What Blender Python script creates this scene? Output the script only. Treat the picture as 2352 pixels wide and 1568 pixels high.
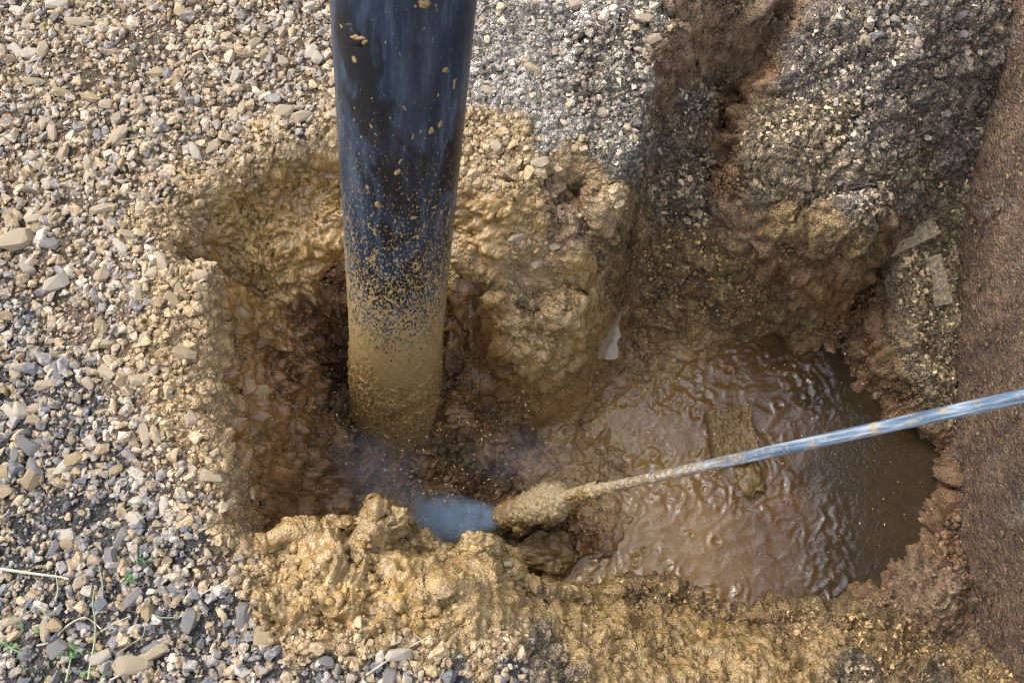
import bpy, math, random
import numpy as np
from mathutils import Vector, Matrix

random.seed(7); rng = np.random.default_rng(7)
R = math.radians
for o in list(bpy.data.objects): bpy.data.objects.remove(o)
sc = bpy.context.scene
COL = sc.collection

# ------------------------------------------------------------------ camera
CAM_H = 1.39
PITCH = R(22)
SP, CP = math.sin(PITCH), math.cos(PITCH)
cam_d = bpy.data.cameras.new('camera'); cam = bpy.data.objects.new('camera', cam_d); COL.objects.link(cam)
cam.location = (0, 0, CAM_H); cam.rotation_euler = (PITCH, 0, 0)
cam_d.sensor_width = 36; cam_d.lens = 35; cam_d.clip_start = 0.02; cam_d.clip_end = 500
cam_d.dof.use_dof = True; cam_d.dof.focus_distance = 1.84; cam_d.dof.aperture_fstop = 11.0
sc.camera = cam

# ------------------------------------------------------------------ sky, sun, exposure
SUN_EL, SUN_AZ = R(50), R(-62)          # azimuth from +y towards +x
world = bpy.data.worlds.new('World'); sc.world = world; world.use_nodes = True
wn = world.node_tree; wn.nodes.clear()
sky = wn.nodes.new('ShaderNodeTexSky'); sky.sky_type = 'NISHITA'; sky.sun_disc = False
sky.sun_elevation = SUN_EL; sky.sun_rotation = SUN_AZ
sky.air_density = 1.0; sky.dust_density = 3.0; sky.ozone_density = 1.6
hsv = wn.nodes.new('ShaderNodeHueSaturation'); hsv.inputs['Saturation'].default_value = 0.38
bg = wn.nodes.new('ShaderNodeBackground'); bg.inputs['Strength'].default_value = 0.15
wo = wn.nodes.new('ShaderNodeOutputWorld')
wn.links.new(sky.outputs[0], hsv.inputs['Color']); tc = wn.nodes.new('ShaderNodeTexCoord'); cn = wn.nodes.new('ShaderNodeTexNoise'); cn.inputs['Scale'].default_value = 4.5; cn.inputs['Detail'].default_value = 6; cn.inputs['Roughness'].default_value = .6
cr = wn.nodes.new('ShaderNodeValToRGB'); cr.color_ramp.elements[0].position = .40; cr.color_ramp.elements[0].color = (.30, .32, .37, 1); cr.color_ramp.elements[1].position = .60; cr.color_ramp.elements[1].color = (2.1, 2.1, 2.15, 1)
cm = wn.nodes.new('ShaderNodeMix'); cm.data_type = 'RGBA'; cm.blend_type = 'MULTIPLY'; cm.inputs[0].default_value = 1      # unseen broken cloud, added all over the sky for patchy reflections
wn.links.new(tc.outputs['Generated'], cn.inputs['Vector']); wn.links.new(cn.outputs['Fac'], cr.inputs[0]); wn.links.new(hsv.outputs[0], cm.inputs[6]); wn.links.new(cr.outputs[0], cm.inputs[7])
wn.links.new(cm.outputs[2], bg.inputs[0]); wn.links.new(bg.outputs[0], wo.inputs[0])
sun_d = bpy.data.lights.new('sun', 'SUN'); sun = bpy.data.objects.new('sun', sun_d); COL.objects.link(sun)
sun_d.energy = .55; sun_d.angle = R(40); sun_d.color = (1.0, 0.98, 0.95)
sdir = Vector((math.sin(SUN_AZ) * math.cos(SUN_EL), math.cos(SUN_AZ) * math.cos(SUN_EL), math.sin(SUN_EL)))
sun.rotation_euler = sdir.to_track_quat('Z', 'Y').to_euler()
vs = sc.view_settings; vs.view_transform = 'Standard'; vs.look = 'None'; vs.gamma = 1; vs.use_curve_mapping = False
vs.exposure = 1.36
sc.render.engine = 'CYCLES'
sc.cycles.max_bounces = 6; sc.cycles.diffuse_bounces = 3; sc.cycles.volume_bounces = 3
sc.cycles.volume_step_rate = 1.0; sc.cycles.use_denoising = True; sc.cycles.filter_width = 1.2

# ------------------------------------------------------------------ helpers: photo pixel (2352 x 1568 frame) <-> world
F = 2352 * 35 / 36; CX, CY = 1176.0, 784.0
def ray(px, py):
    u = (px - CX) / F; v = (CY - py) / F
    return u, SP + v * CP, -CP + v * SP
def at_z(px, py, z):
    dx, dy, dz = ray(px, py); t = (z - CAM_H) / dz
    return Vector((dx * t, dy * t, z))
def at_depth(px, py, d):
    dx, dy, dz = ray(px, py); return Vector((dx * d, dy * d, CAM_H + dz * d))
def to_px(x, y, z):
    zz = z - CAM_H
    d = y * SP - zz * CP; v = (y * CP + zz * SP) / d
    return CX + F * x / d, CY - F * v

def tag(o, label=None, cat=None, group=None, kind=None):
    if label: o['label'] = label
    if cat: o['category'] = cat
    if group: o['group'] = group
    if kind: o['kind'] = kind
    return o
def link(name, me, mat=None, parent=None):
    o = bpy.data.objects.new(name, me); COL.objects.link(o)
    if mat is not None and not me.materials: me.materials.append(mat)
    if parent: o.parent = parent
    return o
def empty(name, loc):
    o = bpy.data.objects.new(name, None); COL.objects.link(o); o.location = loc; o.empty_display_size = .05
    return o
def np_mesh(name, V, Fa, smooth=True, attrs=None):
    """V (n,3), Fa (m,k) -> mesh, attrs {name:(n,) or (n,3)} on points"""
    V = np.asarray(V, dtype=np.float32); Fa = np.asarray(Fa, dtype=np.int32); k = Fa.shape[1]
    me = bpy.data.meshes.new(name)
    me.vertices.add(len(V)); me.vertices.foreach_set('co', V.ravel())
    me.loops.add(Fa.size); me.loops.foreach_set('vertex_index', Fa.ravel())
    me.polygons.add(len(Fa)); me.polygons.foreach_set('loop_start', np.arange(0, Fa.size, k, dtype=np.int32))
    me.polygons.foreach_set('use_smooth', np.full(len(Fa), smooth, dtype=bool))
    for n, a in (attrs or {}).items():
        a = np.asarray(a, dtype=np.float32)
        if a.ndim == 1:
            at = me.attributes.new(n, 'FLOAT', 'POINT'); at.data.foreach_set('value', a)
        else:
            at = me.attributes.new(n, 'FLOAT_COLOR', 'POINT')
            at.data.foreach_set('color', np.concatenate([a, np.ones((len(a), 1), np.float32)], 1).ravel())
    me.update(calc_edges=True); me.validate(); return me

# ------------------------------------------------------------------ helpers: noise
_perm = rng.permutation(256).astype(np.int32); _perm = np.concatenate([_perm, _perm, _perm])
_gr = rng.normal(size=(256, 3)).astype(np.float32); _gr /= np.linalg.norm(_gr, axis=1, keepdims=True)
_jit = rng.random((256, 3)).astype(np.float32); _rnd = rng.random(256).astype(np.float32)
def _hash(i, j, k): return _perm[_perm[_perm[i & 255] + (j & 255)] + (k & 255)]
def noise3(P):
    I = np.floor(P).astype(np.int32); f = (P - I).astype(np.float32); w = f * f * f * (f * (f * 6 - 15) + 10)
    r = 0
    for a in (0, 1):
        wa = w[:, 0] if a else 1 - w[:, 0]
        for b in (0, 1):
            wb = w[:, 1] if b else 1 - w[:, 1]
            for c in (0, 1):
                wc = w[:, 2] if c else 1 - w[:, 2]
                g = _gr[_hash(I[:, 0] + a, I[:, 1] + b, I[:, 2] + c)]
                r = r + wa * wb * wc * (g[:, 0] * (f[:, 0] - a) + g[:, 1] * (f[:, 1] - b) + g[:, 2] * (f[:, 2] - c))
    return r * 1.5
def fbm(P, s, octs=3, off=0.0):
    r = 0; a = 1; t = 0
    for o in range(octs):
        r = r + a * noise3(P * s + off + 17.3 * o); t += a; a *= .5; s *= 2.07
    return r / t
def worley(P, s, off=0.0):
    """F1 distance, F2-F1 (0 on the borders of cells), random value of the nearest cell"""
    Q = (P * s + off).astype(np.float32); I = np.floor(Q).astype(np.int32); best = np.full(len(Q), 9.0, np.float32); sec = best.copy(); rv = np.zeros(len(Q), np.float32)
    for a in (-1, 0, 1):
        for b in (-1, 0, 1):
            for c in (-1, 0, 1):
                J = (I[:, 0] + a, I[:, 1] + b, I[:, 2] + c); h = _hash(*J); jt = _jit[h]
                d = (J[0] + jt[:, 0] - Q[:, 0]) ** 2 + (J[1] + jt[:, 1] - Q[:, 1]) ** 2 + (J[2] + jt[:, 2] - Q[:, 2]) ** 2
                m = d < best; sec = np.where(m, best, np.minimum(sec, d)); best[m] = d[m]; rv[m] = _rnd[h[m]]
    f = np.sqrt(best); worley.edge = np.sqrt(sec) - f; return f, rv
def sstep(a, b, x):
    t = np.clip((x - a) / (b - a), 0, 1); return t * t * (3 - 2 * t)

# ------------------------------------------------------------------ helpers: materials
def mat_new(name):
    m = bpy.data.materials.new(name); m.use_nodes = True
    nt = m.node_tree; b = nt.nodes['Principled BSDF']; return m, nt, b
def N(nt, t, **kw):
    n = nt.nodes.new(t)
    for k, v in kw.items():
        if k in n.inputs.keys(): n.inputs[k].default_value = v
        else: setattr(n, k, v)
    return n
def L(nt, a, b): nt.links.new(a, b)
def mathn(nt, op, a, b=None, clamp=False):
    n = nt.nodes.new('ShaderNodeMath'); n.operation = op; n.use_clamp = clamp
    for i, v in enumerate((a, b)):
        if v is None: continue
        if isinstance(v, (int, float)): n.inputs[i].default_value = v
        else: nt.links.new(v, n.inputs[i])
    return n.outputs[0]
def mixc(nt, fac, a, b, mode='MIX'):
    n = nt.nodes.new('ShaderNodeMix'); n.data_type = 'RGBA'; n.blend_type = mode
    for i, v in ((0, fac), (6, a), (7, b)):
        if isinstance(v, (int, float)): n.inputs[i].default_value = v
        elif isinstance(v, tuple): n.inputs[i].default_value = (*v, 1)
        else: nt.links.new(v, n.inputs[i])
    return n.outputs[2]
def ramp(nt, fac, stops):
    n = nt.nodes.new('ShaderNodeValToRGB'); e = n.color_ramp.elements
    while len(e) < len(stops): e.new(.5)
    for el, (p, c) in zip(e, stops):
        el.position = p; el.color = (*c, 1) if isinstance(c, tuple) else (c, c, c, 1)
    nt.links.new(fac, n.inputs[0]); return n.outputs[0]
def attr(nt, name):
    n = nt.nodes.new('ShaderNodeAttribute'); n.attribute_name = name; return n
def bump(nt, h, strength, dist, nrm=None):
    n = nt.nodes.new('ShaderNodeBump'); n.inputs['Distance'].default_value = dist
    if isinstance(strength, (int, float)): n.inputs['Strength'].default_value = strength
    else: nt.links.new(strength, n.inputs['Strength'])
    nt.links.new(h, n.inputs['Height'])
    if nrm is not None: nt.links.new(nrm, n.inputs['Normal'])
    return n.outputs[0]
def noise_n(nt, scale, detail=4, rough=.55, vec=None, dist=0.0):
    n = N(nt, 'ShaderNodeTexNoise', Scale=scale, Detail=detail, Roughness=rough, Distortion=dist)
    if vec is not None: nt.links.new(vec, n.inputs['Vector'])
    return n
def obj_co(nt): return nt.nodes.new('ShaderNodeTexCoord').outputs['Object']

# ================================================================== TERRAIN: breaklines (pixel, pixel, height)
POOL_Z = -0.62
LINES = []                               # each: list of (px,py,z) joined by straight runs; or ('xy', dx, dy, dz/None, line) offsets
def ln(*p): LINES.append([tuple(at_z(*q)) for q in p]); return LINES[-1]
def foot(line, dx, dy, z):
    LINES.append([(x + dx, y + dy, z if z is not None else zz) for x, y, zz in line])
# gravel plain left
for gx in (-1.25, -1.0, -.8, -.62): 
    for gy in (-.1, .1, .3, .5, .7, .9, 1.1, 1.35): LINES.append([(gx, gy, .006 * math.sin(gx * 9 + gy * 7))])
ln((420,60,0),(740,40,0)); ln((560,220,0),(740,200,0)); ln((330,330,0),(520,340,0),(740,300,0)); ln((200,700,0),(380,760,.01),(400,950,.01)); ln((250,1100,0),(430,1100,.005),(480,1230,.01))
ln((820,60,0),(1020,60,0)); ln((900,250,0),(1020,260,0)); ln((830,360,-.02),(1020,380,-.02))
# gravel right of the pipe
ln((1120,20,.01),(1300,20,0),(1450,20,0),(1600,5,-.01)); ln((1120,150,0),(1300,160,.01),(1440,160,0)); ln((1100,300,0),(1250,300,.01),(1400,300,-.01)); ln((1080,400,-.02),(1220,400,-.01),(1380,400,-.03))
# left rim and its wall
lr = ln((400,520,-.01),(440,560,-.01),(488,612,-.01),(502,690,-.015),(498,760,-.015),(488,830,-.02),(508,900,-.02),(498,960,-.02),(528,1030,-.02),(552,1085,-.02),(545,1120,-.03),(530,1160,-.03),(560,1225,-.03))
ln((360,560,.0),(440,640,0),(450,760,0),(445,900,0),(450,1030,0),(480,1110,0),(480,1180,0),(520,1240,0))
# slick patch upper left
ln((500,455,-.02),(600,402,-.02),(700,360,-.015),(790,345,-.02)); ln((520,485,-.06),(640,440,-.07),(790,400,-.07))
ln((505,585,-.12),(620,560,-.13),(780,520,-.11)); ln((520,640,-.15),(640,620,-.16),(770,570,-.14))
ln((512,690,-.2),(590,692,-.2),(650,682,-.2),(720,652,-.2),(790,600,-.17),(850,560,-.15),(960,540,-.13),(1050,520,-.1))
ln((900,470,-.08),(1050,470,-.06)); ln((1040,440,-.03),(1150,450,-.03),(1240,470,-.03)); ln((1100,520,-.07),(1200,530,-.07)); ln((1050,570,-.11),(1120,590,-.11),(1200,562,-.09))
# below the lip
ln((545,780,-.12),(600,790,-.215),(650,790,-.26),(720,790,-.32),(780,770,-.36),(900,740,-.33),(1000,720,-.30))
ln((552,900,-.10),(600,900,-.19),(640,880,-.25),(720,880,-.36),(790,860,-.46),(900,860,-.45)); ln((560,1000,-.09),(620,1030,-.2)); ln((600,1090,-.11),(650,1090,-.25)); ln((610,1160,-.13),(650,1150,-.26))
ln((660,1000,-.29),(740,1040,-.41),(800,1000,-.50),(880,1020,-.52)); ln((700,1150,-.37),(800,1150,-.48),(940,1100,-.56),(1000,1180,-.58),(1060,1230,-.58))
# right of the pipe, under the mud patch
ln((1040,650,-.16),(1110,612,-.13)); ln((1040,720,-.28),(1090,740,-.29)); ln((1040,800,-.37),(1090,830,-.40),(1120,880,-.45),(1140,930,-.49))
ln((1040,900,-.44),(1060,1000,-.50),(1150,1000,-.53),(1150,1060,-.55),(1060,1080,-.56)); ln((1150,1120,-.58),(1250,1050,-.58),(1300,980,-.56))
# tongue
ln((1250,480,-.05),(1330,480,-.05),(1400,440,-.05)); ln((1210,560,-.1),(1320,570,-.1),(1390,540,-.09)); ln((1130,640,-.16),(1230,640,-.16),(1340,640,-.18)); ln((1130,690,-.17),(1260,700,-.18),(1340,720,-.21))
ln((1160,760,-.22),(1280,770,-.235),(1335,780,-.27)); ln((1190,830,-.27),(1230,850,-.29),(1300,830,-.30)); ln((1195,880,-.34),(1250,885,-.35),(1310,855,-.35),(1338,800,-.32),(1358,710,-.27))
ln((1200,962,-.53),(1260,965,-.54),(1335,930,-.55),(1385,860,-.56),(1405,740,-.49),(1410,650,-.42),(1440,600,-.36))
# gravel edge above the right hand cut
ce = ln((1625,0,-.01),(1545,90,-.01),(1500,165,-.02),(1484,260,-.02),(1468,390,-.04),(1452,460,-.06),(1415,540,-.11),(1372,632,-.2))
foot([(x, y, z) for x, y, z in ce[1:2]], .03, -.01, -.12)
foot([(x, y, z) for x, y, z in ce[2:4]], .028, 0, -.2); foot([(x, y, z) for x, y, z in ce[4:6]], .025, 0, -.28); foot(ce[6:7], .02, 0, -.30)
foot(ce[:6], -.03, 0, -.012)
# brown scoop
ln((1680,0,-.03),(1820,0,-.02),(1840,60,-.05)); ln((1600,80,-.09),(1720,70,-.09),(1800,100,-.12)); ln((1520,180,-.2),(1620,185,-.21),(1700,195,-.24),(1745,160,-.23),(1790,110,-.17))
ln((1520,215,-.17),(1620,215,-.18),(1670,225,-.21))
# floor of the right hand cut
ln((1510,300,-.21),(1600,300,-.22),(1660,300,-.25),(1680,250,-.26),(1720,215,-.26)); ln((1490,420,-.27),(1580,430,-.28),(1655,410,-.3)); ln((1460,540,-.34),(1560,540,-.34),(1660,520,-.34))
ln((1430,650,-.42),(1500,640,-.42),(1600,650,-.44),(1720,650,-.45)); ln((1440,720,-.5),(1540,730,-.51),(1640,740,-.54),(1750,720,-.53))
# big lump
ln((1860,40,-.02),(2000,20,-.01),(2150,20,-.01),(2280,20,-.03)); ln((1800,150,-.08),(1900,130,-.05),(2050,130,-.04),(2200,130,-.08))
ln((1740,260,-.14),(1850,240,-.1),(2000,250,-.09),(2150,260,-.14),(2260,250,-.2)); ln((1700,330,-.17),(1690,400,-.2),(1705,470,-.25),(1760,520,-.28)); ln((1800,380,-.14),(1920,360,-.13),(2050,370,-.17),(2190,380,-.27))
ln((1800,480,-.21),(1900,460,-.19),(2000,450,-.2)); ln((1780,545,-.27),(1880,565,-.255),(1980,583,-.25),(2035,530,-.25),(2055,470,-.25))
ln((1760,660,-.44),(1860,700,-.46),(1950,715,-.48)); ln((2120,450,-.28),(2190,470,-.34)); ln((1950,745,-.55),(1850,735,-.54))
# pool shore (back)
ln((1420,880,-.60),(1560,840,-.605),(1640,800,-.605),(1700,765,-.61),(1850,768,-.62),(1930,785,-.63))
# ledge against the wall
ln((2095,540,-.36),(2195,560,-.41)); ln((2110,620,-.395),(2195,630,-.43)); ln((2120,700,-.43),(2200,700,-.46)); ln((2120,820,-.47),(2200,850,-.51)); ln((2160,930,-.53),(2200,960,-.56))
le = ln((2050,600,-.38),(2047,660,-.40),(2052,740,-.43),(2066,820,-.46),(2098,900,-.50),(2150,960,-.54),(2176,1020,-.59))
foot(le[:4], -.028, .0, -.60); foot(le[4:], -.02, .0, -.66)
# bed of the pool
ln((1500,1000,-.645),(1700,950,-.66),(1950,900,-.68),(2030,1000,-.7)); ln((1500,1200,-.65),(1750,1200,-.67),(2000,1150,-.69),(2160,1150,-.7)); ln((1600,1320,-.65),(1850,1320,-.66),(2050,1260,-.66))
ln((1400,1030,-.605),(1400,1150,-.61),(1350,1230,-.60),(1380,1290,-.61),(1440,1230,-.625)); ln((1250,1210,-.60),(1300,1270,-.62))
ln((2130,1270,-.612),(2060,1320,-.608),(1990,1375,-.61),(1920,1390,-.65)); ln((2190,1290,-.585),(2150,1370,-.565),(2060,1405,-.585)); ln((2188,1060,-.585),(2178,1130,-.602),(2190,1200,-.598),(2180,1250,-.595)); ln((2260,1200,-.66),(2280,1400,-.63))
# front rim
fr = ln((600,1240,-.02),(660,1215,-.04),(720,1200,-.06),(800,1195,-.07),(860,1155,-.06),(915,1172,-.07),(935,1228,-.10),(1000,1240,-.12),(1060,1252,-.13),(1130,1238,-.14),(1180,1280,-.16),(1205,1330,-.18),(1290,1345,-.22),(1340,1352,-.26))
foot(fr[:5], 0, .03, -.38); foot(fr[5:9], 0, .03, -.56); foot(fr[9:], .01, .035, -.58)
foot([(x, y, z - .012) for x, y, z in fr], 0, -.025, None)
fr2 = ln((1400,1350,-.36),(1450,1332,-.42),(1560,1350,-.46),(1640,1395,-.48),(1730,1420,-.49),(1850,1398,-.49),(1950,1400,-.50),(2050,1430,-.53),(2130,1455,-.57),(2190,1475,-.60))
foot(fr2[:7], 0, .035, -.64); foot(fr2[:7], 0, -.025, None)
ln((2250,1480,-.60),(2340,1560,-.48)); ln((2100,1520,-.52),(2230,1566,-.47))
ln((1900,1470,-.43),(2050,1500,-.46)); ln((1900,1566,-.36),(2050,1566,-.40)); ln((1600,1460,-.36),(1750,1480,-.37)); ln((1600,1566,-.24),(1750,1566,-.30)); ln((1420,1420,-.25),(1460,1566,-.14)); ln((1300,1440,-.14),(1320,1566,-.06))
ln((620,1330,-.005),(760,1330,-.01),(900,1330,-.02),(1050,1330,-.04),(1150,1390,-.06)); ln((650,1430,0),(850,1430,0),(1000,1450,0),(1180,1470,-.02)); ln((700,1550,0),(900,1550,0),(1180,1560,-.01))
ln((300,1500,0),(500,1400,0),(450,1550,0)); ln((700,1260,-.03),(850,1250,-.05),(950,1290,-.07))
for gx, gy, gz in ((.3,-.15,-.02),(.6,-.15,-.1),(.95,-.15,-.2),(0,-.15,0),(-.3,-.15,0),(-.3,1.4,0),(.1,1.4,0),(.5,1.4,0),(.9,1.4,0),(1.1,.9,-.1),(1.1,.5,-.5),(1.1,.2,-.5)): LINES.append([(gx, gy, gz)])

CP_ = []
for l in LINES:
    CP_.append(l[0])
    for a, b in zip(l[:-1], l[1:]):
        a = np.array(a); b = np.array(b); n = max(1, int(np.linalg.norm(b - a) / .017))
        for i in range(1, n + 1): CP_.append(tuple(a + (b - a) * i / n))
CPn = np.array(CP_); _, ui = np.unique(np.round(CPn[:, :2], 3), axis=0, return_index=True); CPn = CPn[ui]
D = np.linalg.norm(CPn[:, None, :2] - CPn[None, :, :2], axis=2)
W = np.linalg.solve(D - 0.004 * np.eye(len(CPn)), CPn[:, 2] - CPn[:, 2].mean()); ZM = CPn[:, 2].mean()
def rbf(XY):
    out = np.zeros(len(XY))
    for s in range(0, len(XY), 20000):
        q = XY[s:s + 20000]
        out[s:s + 20000] = np.sqrt((q[:, None, 0] - CPn[None, :, 0]) ** 2 + (q[:, None, 1] - CPn[None, :, 1]) ** 2) @ W
    return out + ZM
# coarse height raster, then bilinear lookups
X0, X1, Y0, Y1, CS = -1.3, 1.15, -.2, 1.45, .005
cx = np.arange(X0, X1, CS); cy = np.arange(Y0, Y1, CS)
gx, gy = np.meshgrid(cx, cy); ZC = rbf(np.stack([gx.ravel(), gy.ravel()], 1)).reshape(gx.shape)
def zbase(x, y):
    fx = np.clip((x - X0) / CS, 0, len(cx) - 1.001); fy = np.clip((y - Y0) / CS, 0, len(cy) - 1.001)
    i = fx.astype(int); j = fy.astype(int); a = fx - i; b = fy - j
    return (ZC[j, i] * (1 - a) + ZC[j, i + 1] * a) * (1 - b) + (ZC[j + 1, i] * (1 - a) + ZC[j + 1, i + 1] * a) * b

# ------------------------------------------------------------------ kinds of soil
# colour A, colour B, roughness, lump, blob amp, blob scale, grit amp, speck, stones
Z = {
 'G': ((.21,.145,.08),(.09,.063,.036),.75, .004, .0035, 70, .0012, .5, 1.0),   # tan gravel
 'H': ((.11,.095,.077),(.042,.038,.036),.75, .004, .0030, 80, .0014, .8, 1.0),   # grey gravel, fines
 'W': ((.55,.49,.41),(.30,.25,.19),.8,  .008, .0065, 85, .0026, .8, .16),   # whitish rubble
 'T': ((.37,.25,.115),(.22,.14,.055),.33, .006, .0065, 78, .0014, .35, .80),   # gravel coated in mud
 'M': ((.34,.21,.062),(.24,.14,.040),.19,.013, .0064, 60, .0012, .10, 0),    # slick ochre mud
 'm': ((.36,.235,.085),(.23,.14,.047),.24,.014, .0064, 66, .0030, .22, .03),    # lumpy ochre mud
 'N': ((.30,.165,.055),(.17,.085,.028),.15,.020,.0075, 55, .0014, .08, 0),     # wet brown mud
 'K': ((.42,.28,.12),(.21,.13,.055),.42,.020,.0048, 95, .0032, .7, 0),        # crumbly mid brown
 'S': ((.33,.205,.080),(.24,.14,.052),.14,.009,.0025, 60, .0008, .12, 0),     # slurry
 'D': ((.36,.285,.20),(.135,.105,.08),.7,.016,.0046, 90, .0034, 1., .12),    # dark granular
 'd': ((.40,.30,.175),(.16,.115,.07),.6,.018,.0042, 95, .0032, 1., .06),       # tan granular
 'R': ((.36,.24,.14),(.20,.125,.065),.5,.016,.0030, 80, .0014, .45, 0),      # reddish scooped soil
 'U': ((.26,.15,.065),(.14,.075,.032),.35,.024,.0060, 60, .0018, .35, 0),    # wet soil of undercuts and hollows, their shade darkened into the colour
 'e': ((.34,.285,.205),(.15,.125,.092),.75, .008, .0040, 95, .0030, 1., .12),   # pale dusty granular
 'F': ((.44,.33,.18),(.23,.17,.095),.55,.011,.0025,110, .0022, .95, 0),         # ledge
}
ZP = """G 60 60 G 250 60 G 450 60 G 650 60 G 150 200 G 350 200 G 550 200 G 700 200 G 100 350 G 300 350 G 500 330 G 700 290 G 60 480 G 220 480 G 350 450 G 60 620 G 180 640 G 320 600 G 280 700
H 30 760 H 60 850 H 40 950 G 150 760 H 150 860 H 200 960 H 60 1060 H 170 1060 H 280 1050 H 60 1180 H 200 1180 H 330 1150 H 60 1300 H 200 1300 H 330 1300 H 430 1250 H 60 1430 H 200 1430 H 340 1430 H 480 1400 H 60 1540 H 250 1540 H 450 1540 H 600 1530 H 750 1540 H 900 1540 H 1050 1545 H 1180 1540 H 560 1460
G 250 780 G 290 880 T 400 640 T 440 700 T 380 760 T 450 800 T 340 850 T 420 900 T 460 980 T 370 980 G 300 980 T 480 1060 G 400 1080 T 520 1110 G 460 1170 T 530 1210 G 500 1300 T 580 1290 T 400 560 T 450 600 T 480 660 T 480 740 T 485 850 T 490 930 T 350 500 T 460 440 T 560 395 T 650 340 T 740 310
M 560 440 M 650 420 M 750 380 M 560 520 M 680 500 M 770 460 M 520 580 M 620 600 M 740 570 M 560 660 M 680 650 M 620 680 M 530 690 M 850 500 M 950 480
U 700 690 U 780 650 U 780 760 U 770 900 U 850 700 U 950 700 N 560 740 N 620 800 N 540 850 N 600 950 N 680 780 N 700 900 N 560 1000 N 620 1080 N 680 1020 N 740 1000 U 780 1050 N 600 1180 N 700 1150 N 760 1150 N 850 1080 N 950 1080
W 1130 60 W 1200 60 W 1300 40 W 1180 150 W 1280 140 W 1130 220 W 1240 230 W 1300 260 D 1340 120 W 1400 20 D 1430 70 e 1400 160 e 1480 60 D 1345 230 e 1430 230 e 1450 170 e 1400 330 e 1450 320 T 1180 320 T 1120 300 T 1090 360 W 1270 310 T 1200 390 T 1300 370 T 1120 420 T 1380 420 T 1430 440 e 1440 390 e 1462 230 e 1452 300 e 1438 360 T 1415 430 T 1390 500 d 1505 300 d 1485 400 K 1470 480 K 1440 560 R 1580 40 R 1540 110
M 1080 470 M 1150 480 M 1080 540 m 1200 460 m 1230 510 M 1130 560 m 1060 600 R 1310 420 U 1330 440 R 1290 500 R 1300 540 T 1180 600 T 1200 650 T 1250 620 m 1330 600 K 1380 560 m 1340 680 m 1150 650 N 1080 680 N 1060 760 N 1120 740 U 1060 850 N 1120 830 m 1170 730 m 1230 740 K 1220 700 m 1290 720 m 1330 740 m 1320 660 m 1280 660 m 1250 800 m 1300 830 m 1230 860 N 1150 850 N 1170 910 N 1060 940 N 1110 1000 K 1150 950 K 1060 1020
R 1560 170 R 1650 60 R 1740 60 R 1620 150 R 1720 150 R 1800 50 U 1750 160 U 1700 200 R 1520 225 D 1600 240 U 1665 250 d 1560 300 D 1500 330 d 1600 350 d 1540 400 U 1665 340 d 1500 470 d 1600 470 K 1450 560 K 1550 560 K 1640 560 K 1420 650 K 1500 640 K 1600 630 K 1700 640 U 1680 430 R 1700 500 K 1450 700 K 1550 710 K 1640 710 K 1740 710 K 1830 720
D 1850 100 D 1950 60 D 2080 60 D 2200 60 D 1850 180 D 1980 170 D 2120 180 D 2220 180 D 2050 290 D 2180 290 D 2190 380 d 1780 270 d 1900 280 d 1740 340 d 1850 360 D 2000 330 d 1750 430 d 1880 430 d 1980 400 D 1960 450 d 2100 380 d 2130 460 d 2000 500 K 1800 500 K 1900 520 K 1980 560 U 2045 530 U 1800 600 U 1900 610 U 1990 640 N 1880 680 N 1960 720 U 2030 700 U 1960 760 U 2040 800 U 2080 900 U 2130 1000 D 2090 470
F 2100 530 F 2180 540 F 2090 620 F 2170 640 F 2080 700 F 2160 740 F 2090 790 F 2170 840 F 2120 880 F 2180 930 F 2200 460
S 1400 760 S 1400 850 S 1500 820 S 1600 780 S 1350 920 S 1450 950 S 1600 900 S 1700 850 N 1850 850 U 1950 880 S 1350 1050 S 1450 1100 S 1600 1050 S 1750 1000 N 1900 1000 U 2050 1000 S 1250 970 K 1200 1000 S 1200 1060 U 1150 1100 U 1100 1130 U 1200 1230 U 1270 1270 N 1340 1250 S 1400 1200 S 1550 1200 S 1700 1200 N 1900 1200 U 2050 1200 S 1450 1280 S 1600 1300 N 1800 1320 U 2000 1350 R 2080 1380 R 2150 1350 R 2180 1440 U 2180 1250 K 1360 1320
m 620 1260 m 700 1230 m 800 1220 m 870 1180 m 950 1260 m 1050 1280 m 1130 1270 m 1180 1320 m 640 1310 M 660 1350 M 720 1300 m 800 1300 M 900 1330 m 1000 1350 m 1100 1360 M 700 1400 M 800 1400 M 950 1430 m 1050 1450 m 1150 1410 m 1230 1370 m 1320 1380 m 640 1420 m 750 1440 m 880 1450 T 820 1480 T 700 1475 T 950 1490 T 1000 1500 T 1100 1510 T 1180 1480 d 1250 1490 d 1260 1550 m 1290 1450 m 1350 1480 m 1400 1380 K 1450 1360 m 1450 1440 m 1400 1540 m 1550 1420 K 1550 1370 m 1550 1540 m 1650 1450 K 1650 1420 m 1750 1480 m 1700 1550 K 1830 1420 K 1800 1460 m 1880 1520 K 1950 1430 K 2000 1480 d 1950 1555 K 2080 1470 K 2100 1530 d 2130 1560 K 2200 1500 K 2260 1540 R 2210 1480""".split()
ZP = [(ZP[i], float(ZP[i + 1]), float(ZP[i + 2])) for i in range(0, len(ZP), 3)]
keys = list(Z); ZV = np.array([list(Z[k][0]) + list(Z[k][1]) + list(Z[k][2:]) for k in keys])   # 13 columns
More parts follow.
